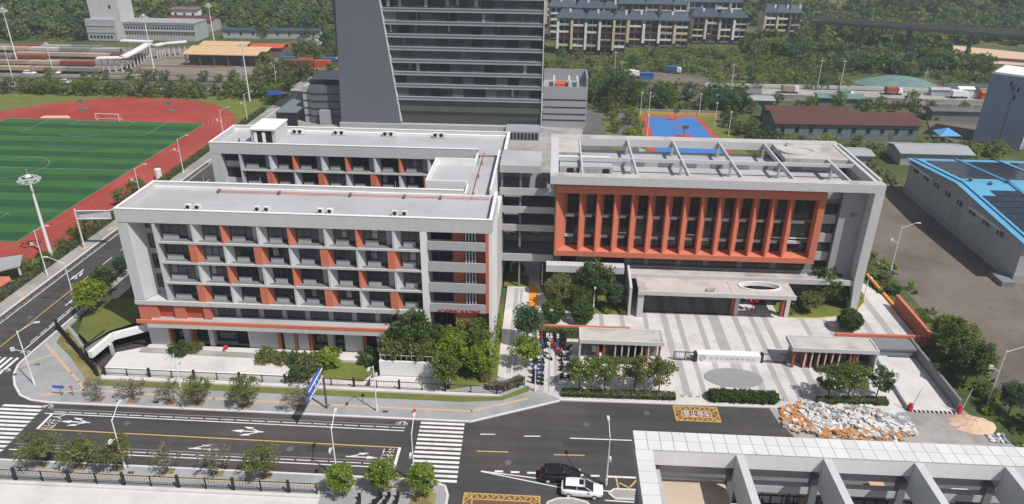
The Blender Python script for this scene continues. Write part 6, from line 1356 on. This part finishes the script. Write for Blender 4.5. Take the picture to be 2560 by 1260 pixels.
txt = {'orange wall row':'in the row along the orange wall','second row':'in the second row before the orange wall','left column':'along the left side of the path','right column':'along the right side of the path by the trees','middle of the path':'standing loose in the middle of the path'}
for x, y, rz, row in spots:
    k = rng.choice([0,0,0,1,1,1,1,2,3]); place(SCP[k], (x,y,.135), rz, '%s electric scooter parked %s' % (SCM[k][1], txt[row]), 'electric scooters parked on the path')
for i, (x, y) in enumerate(((-17.4,59.6),(-16.4,59.7),(-15.3,59.8),(-19.4,59.3))): place(SCP[1], (x,y,.13), 1.2+.2*i, 'black scooter under the bright trees at the bottom edge, number %d from the left' % (1,2,3,4)[(1,2,3,0)[i]], 'scooters under the bottom trees')
# rubble, sand, bags
rng = random.Random(5); rb_ = MB()
def rub_h(x, y): return (.5+.32*math.sin(x*1.9+.5)*math.sin(y*2.6)+.12*math.sin(x*5.3+y*3.1))*max(0, 1-((x-39.5)/8.2)**2)**.5*max(0, 1-((y-77.4)/3.3)**2)**.5
for _ in range(9500):
    x, y = rng.uniform(31.3,47.8), rng.uniform(74.0,80.7)
    if ((x-39.5)/8.3)**2+((y-77.4)/3.4)**2 > 1+rng.uniform(-.35,.3)+.12*math.sin(x*2.1+y*1.3): continue
    s = rng.choice((.04,.05,.06,.08,.11,.15,.26))*rng.uniform(.8,1.2); z = rub_h(x,y)*rng.uniform(.6,1.05); a = rng.uniform(0,3.14); c_, s_ = math.cos(a), math.sin(a); w, d, h = s*rng.uniform(.8,1.8), s, s*rng.uniform(.4,1); ti = rng.uniform(-.5,.5)*s
    left = (x < 33.5+rng.random()*1.6 or y < 75.0+.8*rng.random()) and rng.random() < .6; mi = 1 if left else rng.choices((0,2,3,1),(8,3,1.5,.4))[0]
    pts = [(x+u_*w*c_-v_*d*s_, y+u_*w*s_+v_*d*c_, z+ti*u_+q*h) for q in (0,1) for u_, v_ in ((-1,-1),(1,-1),(1,1),(-1,1))]
    rb_.add(pts, [(0,3,2,1),(4,5,6,7),(0,1,5,4),(1,2,6,5),(2,3,7,6),(3,0,4,7)], mi)
ro = rb_.build('rubble_pile', ['rub_white','rub_orange','rub_grey','rub_blue']); tag(ro, 'wide pile of white and orange building rubble on the concrete', 'rubble', None, 'stuff')
base = MB(); base.v = [(39.5+8.0*q*math.cos(2*math.pi*i/24), 77.4+3.1*q*math.sin(2*math.pi*i/24), .03+.36*(1-q*q)) for q in (1,.75,.5,.25,.02) for i in range(24)]
base.f = [(j*24+i, j*24+(i+1)%24, (j+1)*24+(i+1)%24, (j+1)*24+i) for j in range(4) for i in range(24)]; base.m = [0]*len(base.f)
base.build('rubble_core', 'rub_dust', ro)
sp = MB(); rng = random.Random(8); N = 22
sp.v = [(55.7+2.9*q*math.cos(2*math.pi*i/N)*(1+.1*math.sin(3*i)), 77.9+2.0*q*math.sin(2*math.pi*i/N), .03+.75*(1-q)**.8+(rng.uniform(-.06,.06) if q < 1 else 0)) for q in (1,.8,.6,.4,.2,.02) for i in range(N)]
sp.f = [(j*N+i, j*N+(i+1)%N, (j+1)*N+(i+1)%N, (j+1)*N+i) for j in range(5) for i in range(N)]; sp.m = [0]*len(sp.f)
tag(sp.build('sand_pile', 'sand'), 'pinkish sand heap beside the ramp mouth', 'sand pile')
def bag_proto(m):
    t = MB(); secs = []
    for k, (x, r) in enumerate(((-.36,.06),(-.28,.16),(0,.2),(.28,.16),(.36,.06))): secs.append([(x, r*1.2*math.cos(a*math.pi/4), .14+r*.7*math.sin(a*math.pi/4)) for a in range(8)])
    loft(t, secs); o = t.build('cement_bag', m, None, False, True); return tag(o, 'x', 'bag')
BP = [bag_proto('rub_white'), bag_proto('rub_blue')]
for i in range(12): place(BP[i%2], (56.4+.55*(i%4), 74.7+.5*(i//4), .03+(.22 if i > 9 else 0)), i*.7, ('white' if i % 2 == 0 else 'bluish')+' sack in the heap below the sand pile', 'sacks below the sand pile')
# ---------------------------------------------------------------- thin summer haze over the whole place
hz = bpy.data.materials.new('haze_air'); hz.use_nodes = True
hn = hz.node_tree.nodes; hn.remove(hn['Principled BSDF'])
pv_ = hn.new('ShaderNodeVolumePrincipled'); pv_.inputs['Color'].default_value = (0.80, 0.87, 0.95, 1); pv_.inputs['Density'].default_value = 0.00036; pv_.inputs['Anisotropy'].default_value = 0.2
hz.node_tree.links.new(pv_.outputs[0], hn['Material Output'].inputs['Volume'])
MAT['haze_air'] = hz
ho = MB().box(-720,720,-120,1020,-3,68).build('haze', 'haze_air'); ho['kind'] = 'stuff'; ho['label'] = 'thin pale summer haze'
